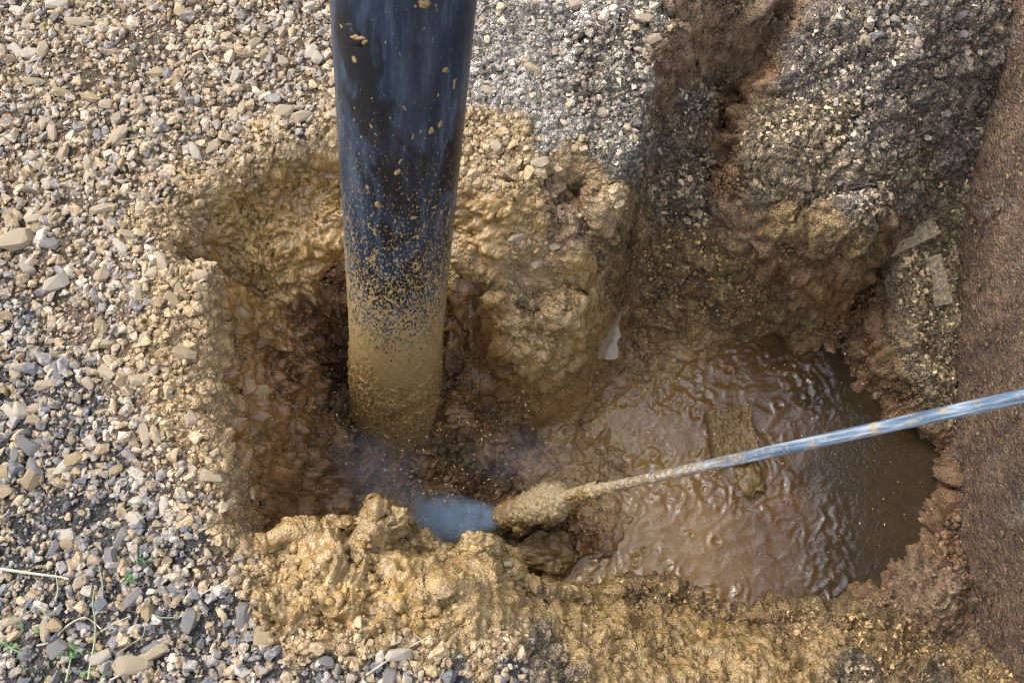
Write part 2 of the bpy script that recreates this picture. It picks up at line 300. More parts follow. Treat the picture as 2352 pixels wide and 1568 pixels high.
# raster of zone weights on the coarse grid
gz = ZC.ravel(); gP = np.stack([gx.ravel(), gy.ravel(), gz], 1)
gpx, gpy = to_px(gP[:, 0], gP[:, 1], gz)
gpx = gpx + 26 * fbm(gP, 22, 3, 3.1) * .9; gpy = gpy + 26 * fbm(gP, 22, 3, 9.7) * .9
wsum = np.zeros(len(gz)); acc = np.zeros((len(gz), ZV.shape[1]))
for k, x, y in ZP:
    w = 1 / (((gpx - x) ** 2 + (gpy - y) ** 2) / 2500 + .05) ** 4.2
    wsum += w; acc += w[:, None] * ZV[keys.index(k)][None]
ZR = (acc / wsum[:, None]).reshape(gx.shape + (ZV.shape[1],))
def zones(x, y):
    fx = np.clip((x - X0) / CS, 0, len(cx) - 1.001); fy = np.clip((y - Y0) / CS, 0, len(cy) - 1.001)
    i = fx.astype(int); j = fy.astype(int); a = (fx - i)[:, None]; b = (fy - j)[:, None]
    return (ZR[j, i] * (1 - a) + ZR[j, i + 1] * a) * (1 - b) + (ZR[j + 1, i] * (1 - a) + ZR[j + 1, i + 1] * a) * b
# dents (+) and clods (-): px, py, radius px, depth m
DENTS = [(1325,405,34,.05),(1300,440,30,.03),(1230,700,26,.03),(1190,690,22,.02),(1345,655,18,.03),(1480,690,24,.02),(1690,205,22,.03),(1668,290,18,.03),(1672,360,16,.025),(1655,440,14,.02),(1270,870,0.1,0),
 (1530,880,9,.004),(1250,1270,-45,.03),(1080,1275,30,-.012),(1190,1310,26,-.018),(875,1178,22,.012),(920,1195,20,-.008),(650,1240,20,-.02),(1120,1250,24,-.012),(1215,600,40,-.02),(1265,615,30,-.016),(1150,625,30,-.014),
 (1180,770,26,-.018),(1290,730,36,-.018),(1240,830,40,-.016),(1130,480,36,-.012),(1640,600,40,-.012),(1960,440,60,-.02),(1800,430,50,-.012),(2020,600,18,.02),(1130,1060,30,.012),(1290,500,28,-.012),(1260,1290,36,-.035),(1060,1400,30,-.012),(1010,1350,20,-.014),(760,1380,26,-.012),(1120,1370,24,.02)]

# ------------------------------------------------------------------ the ground sheet
ST = .0023
def finer(a, b, bumps):                                    # closer grid lines where the walls of the hole stand steep
    t = np.linspace(a, b, 8000); w = 1 + sum(k * np.exp(-((t - c) / s_) ** 2) for c, s_, k in bumps)
    c = np.concatenate([[0], np.cumsum((w[1:] + w[:-1]) / 2 * np.diff(t))]); return np.interp(np.linspace(0, c[-1], int(c[-1] / ST)), c, t)
xs = finer(-.97, .945, [(-.43, .035, 2.6), (.75, .03, 1.0)]); ys = finer(.02, 1.27, [(.845, .045, 1.1), (.64, .03, .9), (.30, .035, .8), (.75, .03, .6)])
def grow(v0, sgn, n=26):
    out = []; s = ST; v = v0
    for _ in range(n): s *= 1.45; v += sgn * s; out.append(v)
    return out
xs = np.concatenate([grow(xs[0], -1)[::-1], xs, grow(xs[-1], 1)]); ys = np.concatenate([grow(ys[0], -1)[::-1], ys, grow(ys[-1], 1)])
GX, GY = np.meshgrid(xs, ys); sh = GX.shape
x = GX.ravel(); y = GY.ravel()
z = zbase(x, y)
far = sstep(.12, .4, np.maximum(np.maximum(-.97 - x, x - .93), np.maximum(.02 - y, y - 1.27))); z = z * (1 - far)
px, py = to_px(x, y, z)
for dx, dy, r, dep in DENTS:
    d2 = ((px - dx) ** 2 + (py - dy) ** 2) / (r * r); m = d2 < 6
    z[m] -= dep * np.exp(-d2[m])
P = np.stack([x, y, z], 1).astype(np.float32)
ZN = zones(x, y)
def normals(P):
    G = P.reshape(sh + (3,)); du = np.gradient(G, axis=1); dv = np.gradient(G, axis=0)
    n = np.cross(du, dv); n /= np.linalg.norm(n, axis=2, keepdims=True) + 1e-12; return n.reshape(-1, 3)
inn = (x > -1.0) & (x < .96) & (y > -.02) & (y < 1.3)
def displace(P, pts_idx, ZN):
    Q = P[pts_idx]; zn = ZN[pts_idx]
    wl = Q + .03 * np.stack([noise3(Q * 14), noise3(Q * 14 + 9), noise3(Q * 14 + 21)], 1)
    lump = .8 * fbm(Q, 9, 2) + 1.5 * (np.abs(noise3(wl * 13)) * 1.9 - .45) + .9 * (np.abs(noise3(wl * 27 + 6)) * 1.9 - .45); lump2 = np.abs(noise3(wl * 55 + 2)) * 1.7 - .4
    qw = Q + .011 * np.stack([noise3(Q * 42), noise3(Q * 42 + 9), noise3(Q * 42 + 21)], 1)
    amp = zn[:, 8]; sc_ = zn[:, 9]
    def cells(P_, s_, off):
        f, r = worley(P_, s_, off); e = np.sqrt(np.clip(worley.edge, 0, 1)); return (.35 + .65 * r) * (.55 * e + .45 * np.sqrt(np.clip(1 - f * f, 0, 1))), r, e
    b1, r1, e1 = cells(qw, 46, 0.); b2, r2, e2 = cells(qw, 100, 31.); b3, r3, e3 = cells(Q + .3 * (qw - Q), 205, 7.)
    t = sstep(58, 95, sc_)
    blob = b1 * (1.15 - .75 * t) + b2 * (.55 + .35 * t)
    g = b3
    nzv = np.clip(nrm[pts_idx, 2], 0, 1)
    rdg = 1 - np.clip(np.abs(noise3(qw * 75 + 3)) * 2.6, 0, 1); wr = 1 - np.clip(np.abs(noise3(qw * 150 + 13)) * 2.4, 0, 1)
    f = fbm(Q, 230, 2, 3.3)
    h = (.55 + .45 * nzv) * zn[:, 7] * (lump + .7 * lump2) + (.55 + .45 * nzv) * (amp * (blob * 1.9 + .30 * rdg + .22 * f) + (zn[:, 10] * 1.7 + amp * .12) * g)
    crev = np.clip(1.1 - e2 * 1.5, 0, 1) * .6 + np.clip(1.05 - e3 * 1.6, 0, 1) * .5; return h.astype(np.float32), crev, r2, r3, lump
idx = np.where(inn)[0]
nrm = normals(P)
h, blob, rv, grit, lump = displace(P, idx, ZN)
tmp = P.copy(); tmp[idx] += nrm[idx] * h[:, None]
# colour
A = ZN[:, 0:3].copy(); B = ZN[:, 3:6]
mixv = np.full(len(P), .5); fine = fbm(P[idx], 60, 3, 41.)
mixv[idx] = np.clip(.5 + .9 * fine + .45 * (rv - .5) + .7 * ZN[idx, 11] * (grit - .5), 0, 1)
colr = A * (1 - mixv[:, None]) + B * mixv[:, None]
gpatch = np.full(len(P), .0); gpatch[idx] = fbm(P[idx], 9, 2, 77.)
colr *= (1 + .35 * gpatch)[:, None]
ROUGH, SPECK = ZN[:, 6], ZN[:, 11]
dx_, dy_ = xs, ys
ii = np.arange(sh[0] * sh[1]).reshape(sh)
quads = np.stack([ii[:-1, :-1], ii[:-1, 1:], ii[1:, 1:], ii[1:, :-1]], -1).reshape(-1, 4)
me = np_mesh('ground', tmp, quads, True, {'col': np.clip(colr, 0, 1), 'rough': ROUGH, 'speck': SPECK})
# soil shader
m_soil, nt, b = mat_new('soil')
co = obj_co(nt); a_col = attr(nt, 'col').outputs['Color']; a_r = attr(nt, 'rough').outputs['Fac']; a_s = attr(nt, 'speck').outputs['Fac']
def voro(nt, scale, vec, feat='F1'):
    n = nt.nodes.new('ShaderNodeTexVoronoi'); n.feature = feat; n.inputs['Scale'].default_value = scale; nt.links.new(vec, n.inputs['Vector']); return n
v1 = voro(nt, 230, co); v2 = voro(nt, 120, co); n1 = noise_n(nt, 170, 4, .7, co); n2 = noise_n(nt, 40, 4, .6, co)
grain = ramp(nt, nt.nodes[v1.name].outputs['Color'], [(0, .28), (.45, .8), (.8, 1.25), (1, 2.1)])
grain2 = ramp(nt, v2.outputs['Color'], [(0, .45), (.5, .95), (.85, 1.2), (1, 1.75)])
gg = mixc(nt, 1.0, grain, grain2, 'MULTIPLY')
gcol = mixc(nt, 1.0, a_col, gg, 'MULTIPLY')
c = mixc(nt, a_s, a_col, gcol)
c = mixc(nt, .55, c, mixc(nt, 1.0, c, ramp(nt, n2.outputs['Fac'], [(.3, .55), (.7, 1.5)]), 'MULTIPLY'))
L(nt, c, b.inputs['Base Color'])
rr = mathn(nt, 'ADD', a_r, mathn(nt, 'MULTIPLY', mathn(nt, 'SUBTRACT', n2.outputs['Fac'], .5), .9), clamp=True)
L(nt, mathn(nt, 'MAXIMUM', rr, .07), b.inputs['Roughness']); L(nt, ramp(nt, a_r, [(.2, .78), (.5, .42)]), b.inputs['Specular IOR Level']); b.inputs['IOR'].default_value = 1.55
ve = voro(nt, 190, co, 'DISTANCE_TO_EDGE'); h1 = mathn(nt, 'MULTIPLY', mathn(nt, 'MINIMUM', mathn(nt, 'MULTIPLY', ve.outputs['Distance'], 3.0), 1.0), mathn(nt, 'MULTIPLY', a_s, 1.0))
n3 = noise_n(nt, 130, 4, .55, co)
n4 = noise_n(nt, 210, 3, .6, co, .6); bm = bump(nt, n3.outputs['Fac'], ramp(nt, a_r, [(.15, .5), (.5, .8)]), .007); bm = bump(nt, n4.outputs['Fac'], ramp(nt, a_r, [(.15, .38), (.5, .8)]), .004, bm)
bm = bump(nt, mathn(nt, 'ADD', h1, mathn(nt, 'MULTIPLY', n1.outputs['Fac'], mathn(nt, 'MULTIPLY', a_s, .7))), 1.0, .0042, bm)
L(nt, bm, b.inputs['Normal'])
ground = link('ground', me, m_soil); tag(ground, kind='structure')

# surface lookup (height of the finished ground at x,y)
ZF = tmp[:, 2].reshape(sh)
def surf(x, y):
    i = np.clip(np.searchsorted(xs, x) - 1, 0, len(xs) - 2); j = np.clip(np.searchsorted(ys, y) - 1, 0, len(ys) - 2)
    return ZF[j, i]

# ------------------------------------------------------------------ stones
def ico(sub):
    import bmesh
    bm = bmesh.new(); bmesh.ops.create_icosphere(bm, subdivisions=sub, radius=1)
    V = np.array([v.co[:] for v in bm.verts]); Fc = np.array([[v.index for v in f.verts] for f in bm.faces]); bm.free(); return V, Fc
IC = {1: ico(1), 2: ico(2)}
def stone_shape(sub, seed):
    r = np.random.default_rng(seed); V, Fc = IC[sub]; V = V.copy()
    V *= 1 + .16 * noise3((V * 1.1 + seed * 3.7).astype(np.float32))[:, None]
    for _ in range(9):                                             # broken faces
        n = r.normal(size=3); n /= np.linalg.norm(n); d = r.uniform(.55, .85)
        s = V @ n - d; V -= np.where(s > 0, s, 0)[:, None] * n * .93
    return V * np.array([1, r.uniform(.6, .9), r.uniform(.42, .72)]), Fc
def hull(npts, seed):
    import bmesh
    r = np.random.default_rng(seed); p = r.normal(size=(npts, 3)); p /= np.linalg.norm(p, axis=1, keepdims=True); p = np.sign(p) * np.abs(p) ** .8
    p *= r.uniform(.8, 1.08, (npts, 1)) * np.array([1, r.uniform(.6, .92), r.uniform(.45, .75)])
    bm = bmesh.new(); [bm.verts.new(q) for q in p]; rr = bmesh.ops.convex_hull(bm, input=bm.verts[:])
    bmesh.ops.delete(bm, geom=[v for v in bm.verts if not v.link_faces], context='VERTS'); bmesh.ops.triangulate(bm, faces=bm.faces[:]); bmesh.ops.recalc_face_normals(bm, faces=bm.faces[:]); bm.verts.index_update()
    V = np.array([v.co[:] for v in bm.verts]); Fc = np.array([[v.index for v in f.verts] for f in bm.faces]); bm.free(); return V, Fc
SH1 = [hull(11, 300 + i) for i in range(14)]; SH2 = [hull(17, 100 + i) for i in range(24)]; SH3 = [hull(24, 50 + i) for i in range(16)]
def rotm(ax, ay, az):
    ca, sa, cb, sb, cc, s_ = np.cos(ax), np.sin(ax), np.cos(ay), np.sin(ay), np.cos(az), np.sin(az)
    M = np.empty((len(az), 3, 3))
    M[:, 0] = np.stack([cc * cb, cc * sb * sa - s_ * ca, cc * sb * ca + s_ * sa], 1)
    M[:, 1] = np.stack([s_ * cb, s_ * sb * sa + cc * ca, s_ * sb * ca - cc * sa], 1)
    M[:, 2] = np.stack([-sb, cb * sa, cb * ca], 1); return M
def scatter(n, rmin, rmed, sig, rmax, dens_pow=1.0, lo=.02, kinds=None):
    x = rng.uniform(-.98, .90, n); y = rng.uniform(.0, 1.28, n)
    zn = zones(x, y); keep = rng.random(n) < np.clip(zn[:, 12], 0, 1) ** dens_pow
    keep &= zn[:, 12] > lo
    if rmed > .004: keep &= rng.random(n) < .78 + 1.3 * fbm(np.stack([x, y, 0 * x], 1).astype(np.float32), 9, 3, 50.)
    x, y, zn = x[keep], y[keep], zn[keep]
    r = np.clip(rmed * np.exp(sig * rng.normal(size=len(x))), rmin, rmax)
    return x, y, r, zn
PAL = np.array([(.42,.31,.18),(.36,.26,.15),(.46,.37,.25),(.33,.27,.20),(.27,.23,.19),(.50,.42,.31),(.30,.21,.12),(.38,.28,.16),(.24,.22,.20),(.42,.33,.24)])
PALG = np.array([(.18,.17,.16),(.27,.24,.21),(.13,.125,.125),(.33,.28,.21),(.38,.28,.17),(.11,.11,.12),(.24,.19,.13),(.40,.35,.29),(.31,.22,.13)])
def stone_cols(zn, k=.42):
    n = len(zn); g = np.where(zn[:, 11] > .9, .75, np.clip((zn[:, 0] - .11) / .09, .40, 1))                   # 1 = tan area
    c = np.where((rng.random(n) < g)[:, None], PAL[rng.integers(0, len(PAL), n)], PALG[rng.integers(0, len(PALG), n)])
    mud = sstep(.26, .36, zn[:, 0])[:, None] * (zn[:, 11] < .6)[:, None] * rng.uniform(.35, .95, (n, 1)); c = c * (1 - mud) + np.array([.40,.285,.145]) * mud
    return np.clip((c * (1 - k) + zn[:, 0:3] * k) * rng.uniform(.75, 1.2, (n, 1)), .02, .8)
def joined(name, x, y, r, cols, shapes, sink=.25, smooth=False):
    n = len(x); M = rotm(rng.normal(0, .35, n), rng.normal(0, .35, n), rng.uniform(0, 6.28, n)); z = surf(x, y) + r * sink
    st = rng.uniform(.8, 1.35, (n, 1)) * np.ones((1, 3)); st[:, 0] *= rng.uniform(.85, 1.35, n)
    which = rng.integers(0, len(shapes), n); Vs, Fs, Cs = [], [], []; off = 0
    for k, (V, Fc) in enumerate(shapes):
        s = np.where(which == k)[0]
        if not len(s): continue
        v = V[None] * (st[s] * r[s, None])[:, None, :]; v = np.einsum('nij,nkj->nki', M[s], v) + np.stack([x[s], y[s], z[s]], 1)[:, None]
        f = Fc[None] + off + (np.arange(len(s)) * len(V))[:, None, None]; off += len(s) * len(V)
        Vs.append(v.reshape(-1, 3)); Fs.append(f.reshape(-1, 3)); Cs.append(np.repeat(cols[s], len(V), 0))
    return np_mesh(name, np.concatenate(Vs), np.concatenate(Fs), smooth, {'col': np.concatenate(Cs)})
def stone_mat(name, use_attr=True, col=(.4,.3,.2), rough=.7):
    m, nt, b = mat_new(name); co = obj_co(nt) if not use_attr else N(nt, 'ShaderNodeNewGeometry').outputs['Position']
    n = noise_n(nt, 170 if use_attr else 150, 5, .65, co); v = voro(nt, 700, co)
    base = attr(nt, 'col').outputs['Color'] if use_attr else None
    f = mixc(nt, 1.0, ramp(nt, n.outputs['Fac'], [(.3, .5), (.5, .95), (.7, 1.45)]), ramp(nt, v.outputs['Color'], [(0, .55), (.3, .95), (.75, 1.05), (1, 1.5)]), 'MULTIPLY')
    c = mixc(nt, 1.0, base if base is not None else col, f, 'MULTIPLY')
    L(nt, c, b.inputs['Base Color']); b.inputs['Roughness'].default_value = rough; b.inputs['Specular IOR Level'].default_value = .35
    L(nt, bump(nt, n.outputs['Fac'], .7, .003), b.inputs['Normal']); return m
m_stone = stone_mat('stone_mix')
x_, y_, r_, zn_ = scatter(50000, .0030, .0047, .42, .0120)
# a few hundred of the largest become stones of their own
vis_x, vis_y = to_px(x_, y_, zbase(x_, y_)); vis = (vis_x > 5) & (vis_x < 2347) & (vis_y > 5) & (vis_y < 1563)
big = np.argsort(-(r_ * vis))[:130]; rest = np.setdiff1d(np.arange(len(x_)), big)
g1 = joined('gravel', x_[rest], y_[rest], r_[rest], stone_cols(zn_[rest], .16), SH2, .35)
gravel = link('gravel', g1, m_stone); tag(gravel, 'packed tan and grey crushed stone gravel around the dug hole', 'gravel', kind='stuff')
xf, yf, rf, zf = scatter(32000, .0018, .0030, .3, .0045, .6)
g2 = joined('grit', xf, yf, rf, stone_cols(zf, .40), SH1, .35)
grit_o = link('fine_gravel', g2, m_stone); tag(grit_o, 'fine chippings between the larger gravel stones', 'gravel', kind='stuff')

m_tan = stone_mat('stone_tan', False, (.40,.31,.20)); m_pale = stone_mat('stone_pale', False, (.46,.39,.29)); m_grey = stone_mat('stone_grey', False, (.21,.19,.17))
m_mudst = stone_mat('stone_muddy', False, (.36,.265,.145), .4)
STM = {'tan': m_tan, 'pale': m_pale, 'grey': m_grey, 'mud': m_mudst}
stone_me = {}
for k, (V, Fc) in enumerate(SH3):
    for mn, mt in STM.items():
        mm = np_mesh('stone', V, Fc, False); mm.materials.append(mt); stone_me[(k, mn)] = mm
def put_stone(x, y, r, k, tone, label, group=None, sink=.3, flat=1.0, long=1.0, rz=None):
    o = bpy.data.objects.new('stone', stone_me[(k, tone)]); COL.objects.link(o)
    o.location = (x, y, float(surf(np.array([x]), np.array([y]))[0]) + r * sink)
    o.rotation_euler = (random.gauss(0, .25), random.gauss(0, .25), rz if rz is not None else random.uniform(0, 6.28)); o.scale = (r * 1.15 * long, r * 1.05, r * flat)
    tag(o, label, 'stone', group); return o
# stones one can single out: px, py, radius px, tone, long, rz, label
NAMED = [(48,560,46,'tan',1.15,.2,'largest tan stone, flat and angular, at the left edge of the gravel'),
 (135,655,34,'pale',1.1,.4,'pale yellow knobbly stone a little right below the largest stone at the left edge'),
 (118,568,28,'grey',1.2,-.3,'grey wedge stone touching the right side of the largest left edge stone'),
 (140,18,30,'pale',1.5,.1,'big pale flat stone at the top edge of the left gravel'),
 (190,62,24,'tan',1.9,.05,'long flat tan slab of stone near the top left corner'),
 (718,130,26,'pale',1.0,1.2,'pale upright oval stone in the gravel close left of the black pipe'),
 (716,22,24,'pale',1.0,.5,'cream coloured stone at the top edge beside the black pipe'),
 (655,265,27,'tan',1.1,.2,'pinkish tan block stone in the gravel level with the dark scuff of the pipe'),
 (150,360,26,'tan',1.2,1.1,'tall mud dusted tan stone in the upper left gravel'),
 (75,505,24,'pale',1.2,.9,'pale grey stone just above the largest stone at the left edge'),
 (250,250,24,'tan',1.0,0,'rounded tan stone in the middle of the upper left gravel'),
 (175,1060,26,'mud',1.1,.3,'mud coated round lump of stone in the dark gravel left of the hole'),
 (80,1100,26,'mud',1.3,1.2,'larger mud dusted stone nearest the left edge in the dark gravel'),
 (430,820,22,'mud',1.4,-.1,'mud smeared oval stone beside the pale wet patch on the left rim'),
 (310,1530,30,'tan',1.4,0,'brown flat stone at the bottom edge under the dry grass stems'),
 (135,1490,24,'grey',1.1,.6,'squarish mauve grey stone among the dry grass at the lower left'),
 (440,1425,26,'grey',1.3,1.3,'tall pale grey stone in the gravel below the mud mound'),
 (920,1465+40,24,'pale',1.3,.1,'pale tan stone in the grey gravel under the mud mound'),
 (2205,38,26,'grey',1.0,.4,'bluish grey stone at the top right corner against the wall'),
 (2110,30,22,'grey',1.1,1.0,'grey block stone in the dark soil left of the top right corner'),
 (2015,82,20,'grey',1.2,.3,'flat grey stone in the dark granular soil at the top right'),
 (2090,335,20,'grey',.9,1.3,'smooth pale grey stone half sunk in the dark soil beside the wall'),
 (2252,388,13,'tan',1.0,0,'small round tan pebble near the wall above the two boards')]
for i, (a, b_, rp, tone, lg, rz, lab) in enumerate(NAMED):
    p = at_z(a, b_, 0)
    for _ in range(4): p = at_z(a, b_, float(zbase(np.array([p.x]), np.array([p.y]))[0]))
    d = (CAM_H - p.z) / CP; put_stone(p.x, p.y, rp / F * d * .85, i % 16, tone, lab, None, .35, .9, lg, rz)
LM = [(150,30,'the pale flat stone at the top edge'),(70,140,'the upper left corner'),(730,200,'the left side of the pipe'),(480,160,'the bent straw in the upper gravel'),(48,560,'the largest stone at the left edge'),(290,330,'the faint level straw'),
 (600,330,'the top of the slick mud patch'),(400,560,'the outer corner of the slick mud patch'),(350,850,'the pale wet patch on the left rim'),(120,830,'the dark fines at the left edge'),(150,1070,'the two mud coated lumps on the left'),(530,1150,'the lower left bend of the rim'),
 (80,1316,'the longest straight straw'),(230,1450,'the grass clump'),(310,1530,'the brown flat stone at the bottom'),(440,1425,'the tall pale grey stone'),(630,1380,'the left end of the mud mound'),(900,1510,'the straw at the bottom edge'),(1200,1500,'the bottom mud and gravel border'),
 (1120,100,'the right side of the pipe'),(1220,200,'the whitish rubble'),(1330,410,'the small dark hollow'),(1450,200,'the dusty edge of the right cut')]
seen = {}
for q, i in enumerate(big):
    zt = zn_[i, 0]; tone = random.choice(['tan', 'tan', 'pale', 'tan', 'mud', 'tan']) if zt > .17 else random.choice(['grey', 'tan', 'tan', 'pale', 'mud'])
    k = random.randrange(16); lg = random.choice([1.0, 1.3, 1.6]); sz = 'big' if q < 40 else 'medium'
    pxx, pyy = vis_x[i], vis_y[i]; dx, dy, lm = min(LM, key=lambda l: (l[0] - pxx) ** 2 + (l[1] - pyy) ** 2); dx, dy = pxx - dx, pyy - dy
    dr_ = ('right of' if dx > 0 else 'left of') if abs(dx) > abs(dy) else ('below' if dy > 0 else 'above')
    near = 'just ' if math.hypot(dx, dy) < 60 else ''
    lab = f"{sz} {({'tan': 'tan', 'pale': 'cream', 'grey': 'grey', 'mud': 'muddy'})[tone]} {({1.0: 'blocky', 1.3: 'oval', 1.6: 'long'})[lg]} stone {near}{dr_} {lm}"
    if lab in seen: lab = lab.replace(' stone ', ' angular stone ', 1).replace('medium', 'smaller')
    if lab in seen: lab = lab.replace('angular', 'chipped')
    seen[lab] = 1
    put_stone(x_[i], y_[i], r_[i] * 1.0, k, tone, lab, 'larger stones lying in the gravel', long=lg)

# crumbs on the dark right hand soil
def crumbs(name, n, rmed, boxpx, colsf, label, sink=.2):
    x = rng.uniform(.1, .9, n); y = rng.uniform(.1, 1.25, n); zb = zbase(x, y); a, b2 = to_px(x, y, zb); zn = zones(x, y)
    k = (zn[:, 11] > .55) & (zn[:, 12] < .4) & (a > 1250) & (zb > -.6); x, y, zn = x[k], y[k], zn[k]
    r = np.clip(rmed * np.exp(.4 * rng.normal(size=len(x))), .0012, .0075)
    c = np.clip(colsf(zn) , 0, 1)
    o = link(name, joined(name, x, y, r, c, SH1, sink), m_stone); tag(o, label, 'soil', kind='stuff')
crumbs('soil_crumbs', 13000, .0034, None, lambda zn: (zn[:, 0:3] * rng.uniform(.6, 1.7, (len(zn), 1)) * (1 + .03 * rng.normal(size=(len(zn), 3)))), 'loose crumbs and small stones on the dark soil of the right cut')

# clods: small irregular lumps of the same mud as the ground they sit on
def clod_shape(seed, sub=1):
    V, Fc = IC[sub]; return V * (1 + .55 * noise3((V * .9 + seed * 5.1).astype(np.float32)))[:, None] * np.array([1, .85, .7]), Fc
CL = [clod_shape(i) for i in range(12)]
def clods(name, n, rmed, sig, rmax, pick, smooth, sink, label, cat='mud'):
    x = rng.uniform(-.75, .9, n); y = rng.uniform(.02, 1.27, n); zb = zbase(x, y); zn = zones(x, y); a, b2 = to_px(x, y, zb)
    cl = np.clip(.55 + 1.5 * fbm(np.stack([x, y, zb], 1).astype(np.float32), 16, 2, 8.), 0, 1)     # they gather in drifts
    gxx = (zbase(x + .006, y) - zbase(x - .006, y)) / .012; gyy = (zbase(x, y + .006) - zbase(x, y - .006)) / .012; cl = cl * np.clip(np.sqrt(1 + gxx ** 2 + gyy ** 2), 1, 4) * .55
    k = (rng.random(n) < pick(zn, zb) * cl) & (a > -30) & (a < 2400) & (b2 > -30) & (b2 < 1640) & (x < .9) & ((zb > POOL_Z + .012) | (y > .9))
    x, y, zn = x[k], y[k], zn[k]; r = np.clip(rmed * np.exp(sig * rng.normal(size=len(x))), .0013, rmax); m = len(x)
    t = rng.random((m, 1)); c = (zn[:, 0:3] * t + zn[:, 3:6] * (1 - t)) * rng.uniform(.75, 1.3, (m, 1))
    me = joined(name, x, y, r, np.clip(c, 0, .8), CL, sink, smooth)
    nv = len(me.vertices); w = np.zeros(nv, np.float32); me.attributes.new('rough', 'FLOAT', 'POINT').data.foreach_set('value', np.full(nv, .25 if smooth else .55, np.float32)); me.attributes.new('speck', 'FLOAT', 'POINT').data.foreach_set('value', np.full(nv, .25 if smooth else .7, np.float32))
    o = link(name, me, m_soil); tag(o, label, cat, kind='stuff')
clods('mud_clots', 210000, .0030, .5, .010, lambda zn, zb: (zn[:, 11] < .4) * (.25 + 3 * np.clip(zn[:, 6] - .13, 0, .25)), True, .1, 'wet ochre and brown mud clots thrown over the walls and rim of the hole')
clods('soil_clods', 150000, .0030, .45, .009, lambda zn, zb: ((zn[:, 11] >= .33) & (zn[:, 12] < .5)) * .75, False, .15, 'crumbly brown soil clods on the cut slopes and front rim', 'soil')

# ================================================================== SLURRY POOL
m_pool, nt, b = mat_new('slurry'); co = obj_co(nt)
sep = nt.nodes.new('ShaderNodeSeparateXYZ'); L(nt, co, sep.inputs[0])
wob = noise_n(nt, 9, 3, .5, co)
wall_shade = mathn(nt, 'ADD', sep.outputs[0], mathn(nt, 'MULTIPLY', mathn(nt, 'SUBTRACT', wob.outputs['Fac'], .5), .25))
cc = ramp(nt, wall_shade, [(.20, (.30,.185,.062)), (.38, (.22,.125,.04)), (.53, (.11,.057,.020)), (.66, (.034,.022,.010))])  # wall's reflection and shade painted into the slurry colour, darker towards the wall
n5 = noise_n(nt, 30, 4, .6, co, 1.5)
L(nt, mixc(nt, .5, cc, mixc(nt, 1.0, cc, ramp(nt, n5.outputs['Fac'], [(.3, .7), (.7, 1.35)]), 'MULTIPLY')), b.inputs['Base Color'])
b.inputs['Roughness'].default_value = .06; b.inputs['IOR'].default_value = 1.6
n6 = noise_n(nt, 55, 3, .5, co, 2.0); L(nt, bump(nt, n6.outputs['Fac'], .25, .004), b.inputs['Normal'])
ps = .0033; pxs = np.arange(.06, .915, ps); pys = np.arange(.04, .86, ps); QX, QY = np.meshgrid(pxs, pys); qs = QX.shape
Q = np.stack([QX.ravel(), QY.ravel(), np.zeros(QX.size)], 1).astype(np.float32)
wq = Q + .02 * np.stack([noise3(Q * 16), noise3(Q * 16 + 7), np.zeros(len(Q))], 1).astype(np.float32)
calm = 1 - sstep(.50, .72, Q[:, 0] + .08 * noise3(Q * 7 + 3))                       # the dark right part is calm
pm_ = sstep(-.25, .35, noise3(Q * 7 + 31) + .5 * noise3(Q * 19 + 2))                  # patches of ripples between smooth skin
w2 = Q + .012 * np.stack([noise3(Q * 30), noise3(Q * 30 + 7), np.zeros(len(Q))], 1).astype(np.float32); w2[:, 1] *= .7
hh = .0022 * noise3(wq * 24) + pm_ * (.0052 * noise3(w2 * 55 + 5) + .0026 * noise3(w2 * 125 + 15)) + .0012 * (1 - np.abs(noise3(wq * 20 + 11)) * 3).clip(0, 1)
w3 = Q + .035 * np.stack([noise3(Q * 13 + 4), noise3(Q * 13 + 17), np.zeros(len(Q))], 1).astype(np.float32)
hh += .0042 * (.3 + .7 * pm_) * (1 - np.abs(noise3(w3 * 34 + 8)) * 2.3).clip(0, 1) ** 2
hh *= .8 * (.07 + .93 * calm)
for _ in range(20):                                                              # rings and craters of falling drops
    cx0, cy0 = rng.uniform(.14, .74), rng.uniform(.16, .76); r0 = rng.uniform(.006, .028); d = np.hypot(Q[:, 0] - cx0, Q[:, 1] - cy0)
    m = d < r0 * 2.2; a = rng.uniform(.0006, .0016) * (1.3 if cx0 < .5 else .5)
    hh[m] += a * np.cos(d[m] / r0 * 6.28 * 1.2) * np.exp(-(d[m] / r0) ** 2 * 1.1)
for _ in range(14):                                                              # small burst bubbles
    cx0, cy0 = rng.uniform(.12, .6), rng.uniform(.16, .76); r0 = rng.uniform(.002, .0085); d = np.hypot(Q[:, 0] - cx0, Q[:, 1] - cy0)
    hh -= .0035 * np.exp(-(d / r0) ** 2) - .0022 * np.exp(-((d - r0 * 1.5) / (r0 * .6)) ** 2)
V = Q.copy(); V[:, 2] = POOL_Z + hh
ii = np.arange(Q.shape[0]).reshape(qs); pq = np.stack([ii[:-1, :-1], ii[:-1, 1:], ii[1:, 1:], ii[1:, :-1]], -1).reshape(-1, 4)
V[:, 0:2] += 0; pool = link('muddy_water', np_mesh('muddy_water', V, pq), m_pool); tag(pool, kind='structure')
m_pud, nt, b = mat_new('puddle_water'); b.inputs['Base Color'].default_value = (.30,.22,.13,1); b.inputs['Roughness'].default_value = .04
L(nt, bump(nt, noise_n(nt, 40, 2, .5, obj_co(nt)).outputs['Fac'], .12, .003), b.inputs['Normal'])
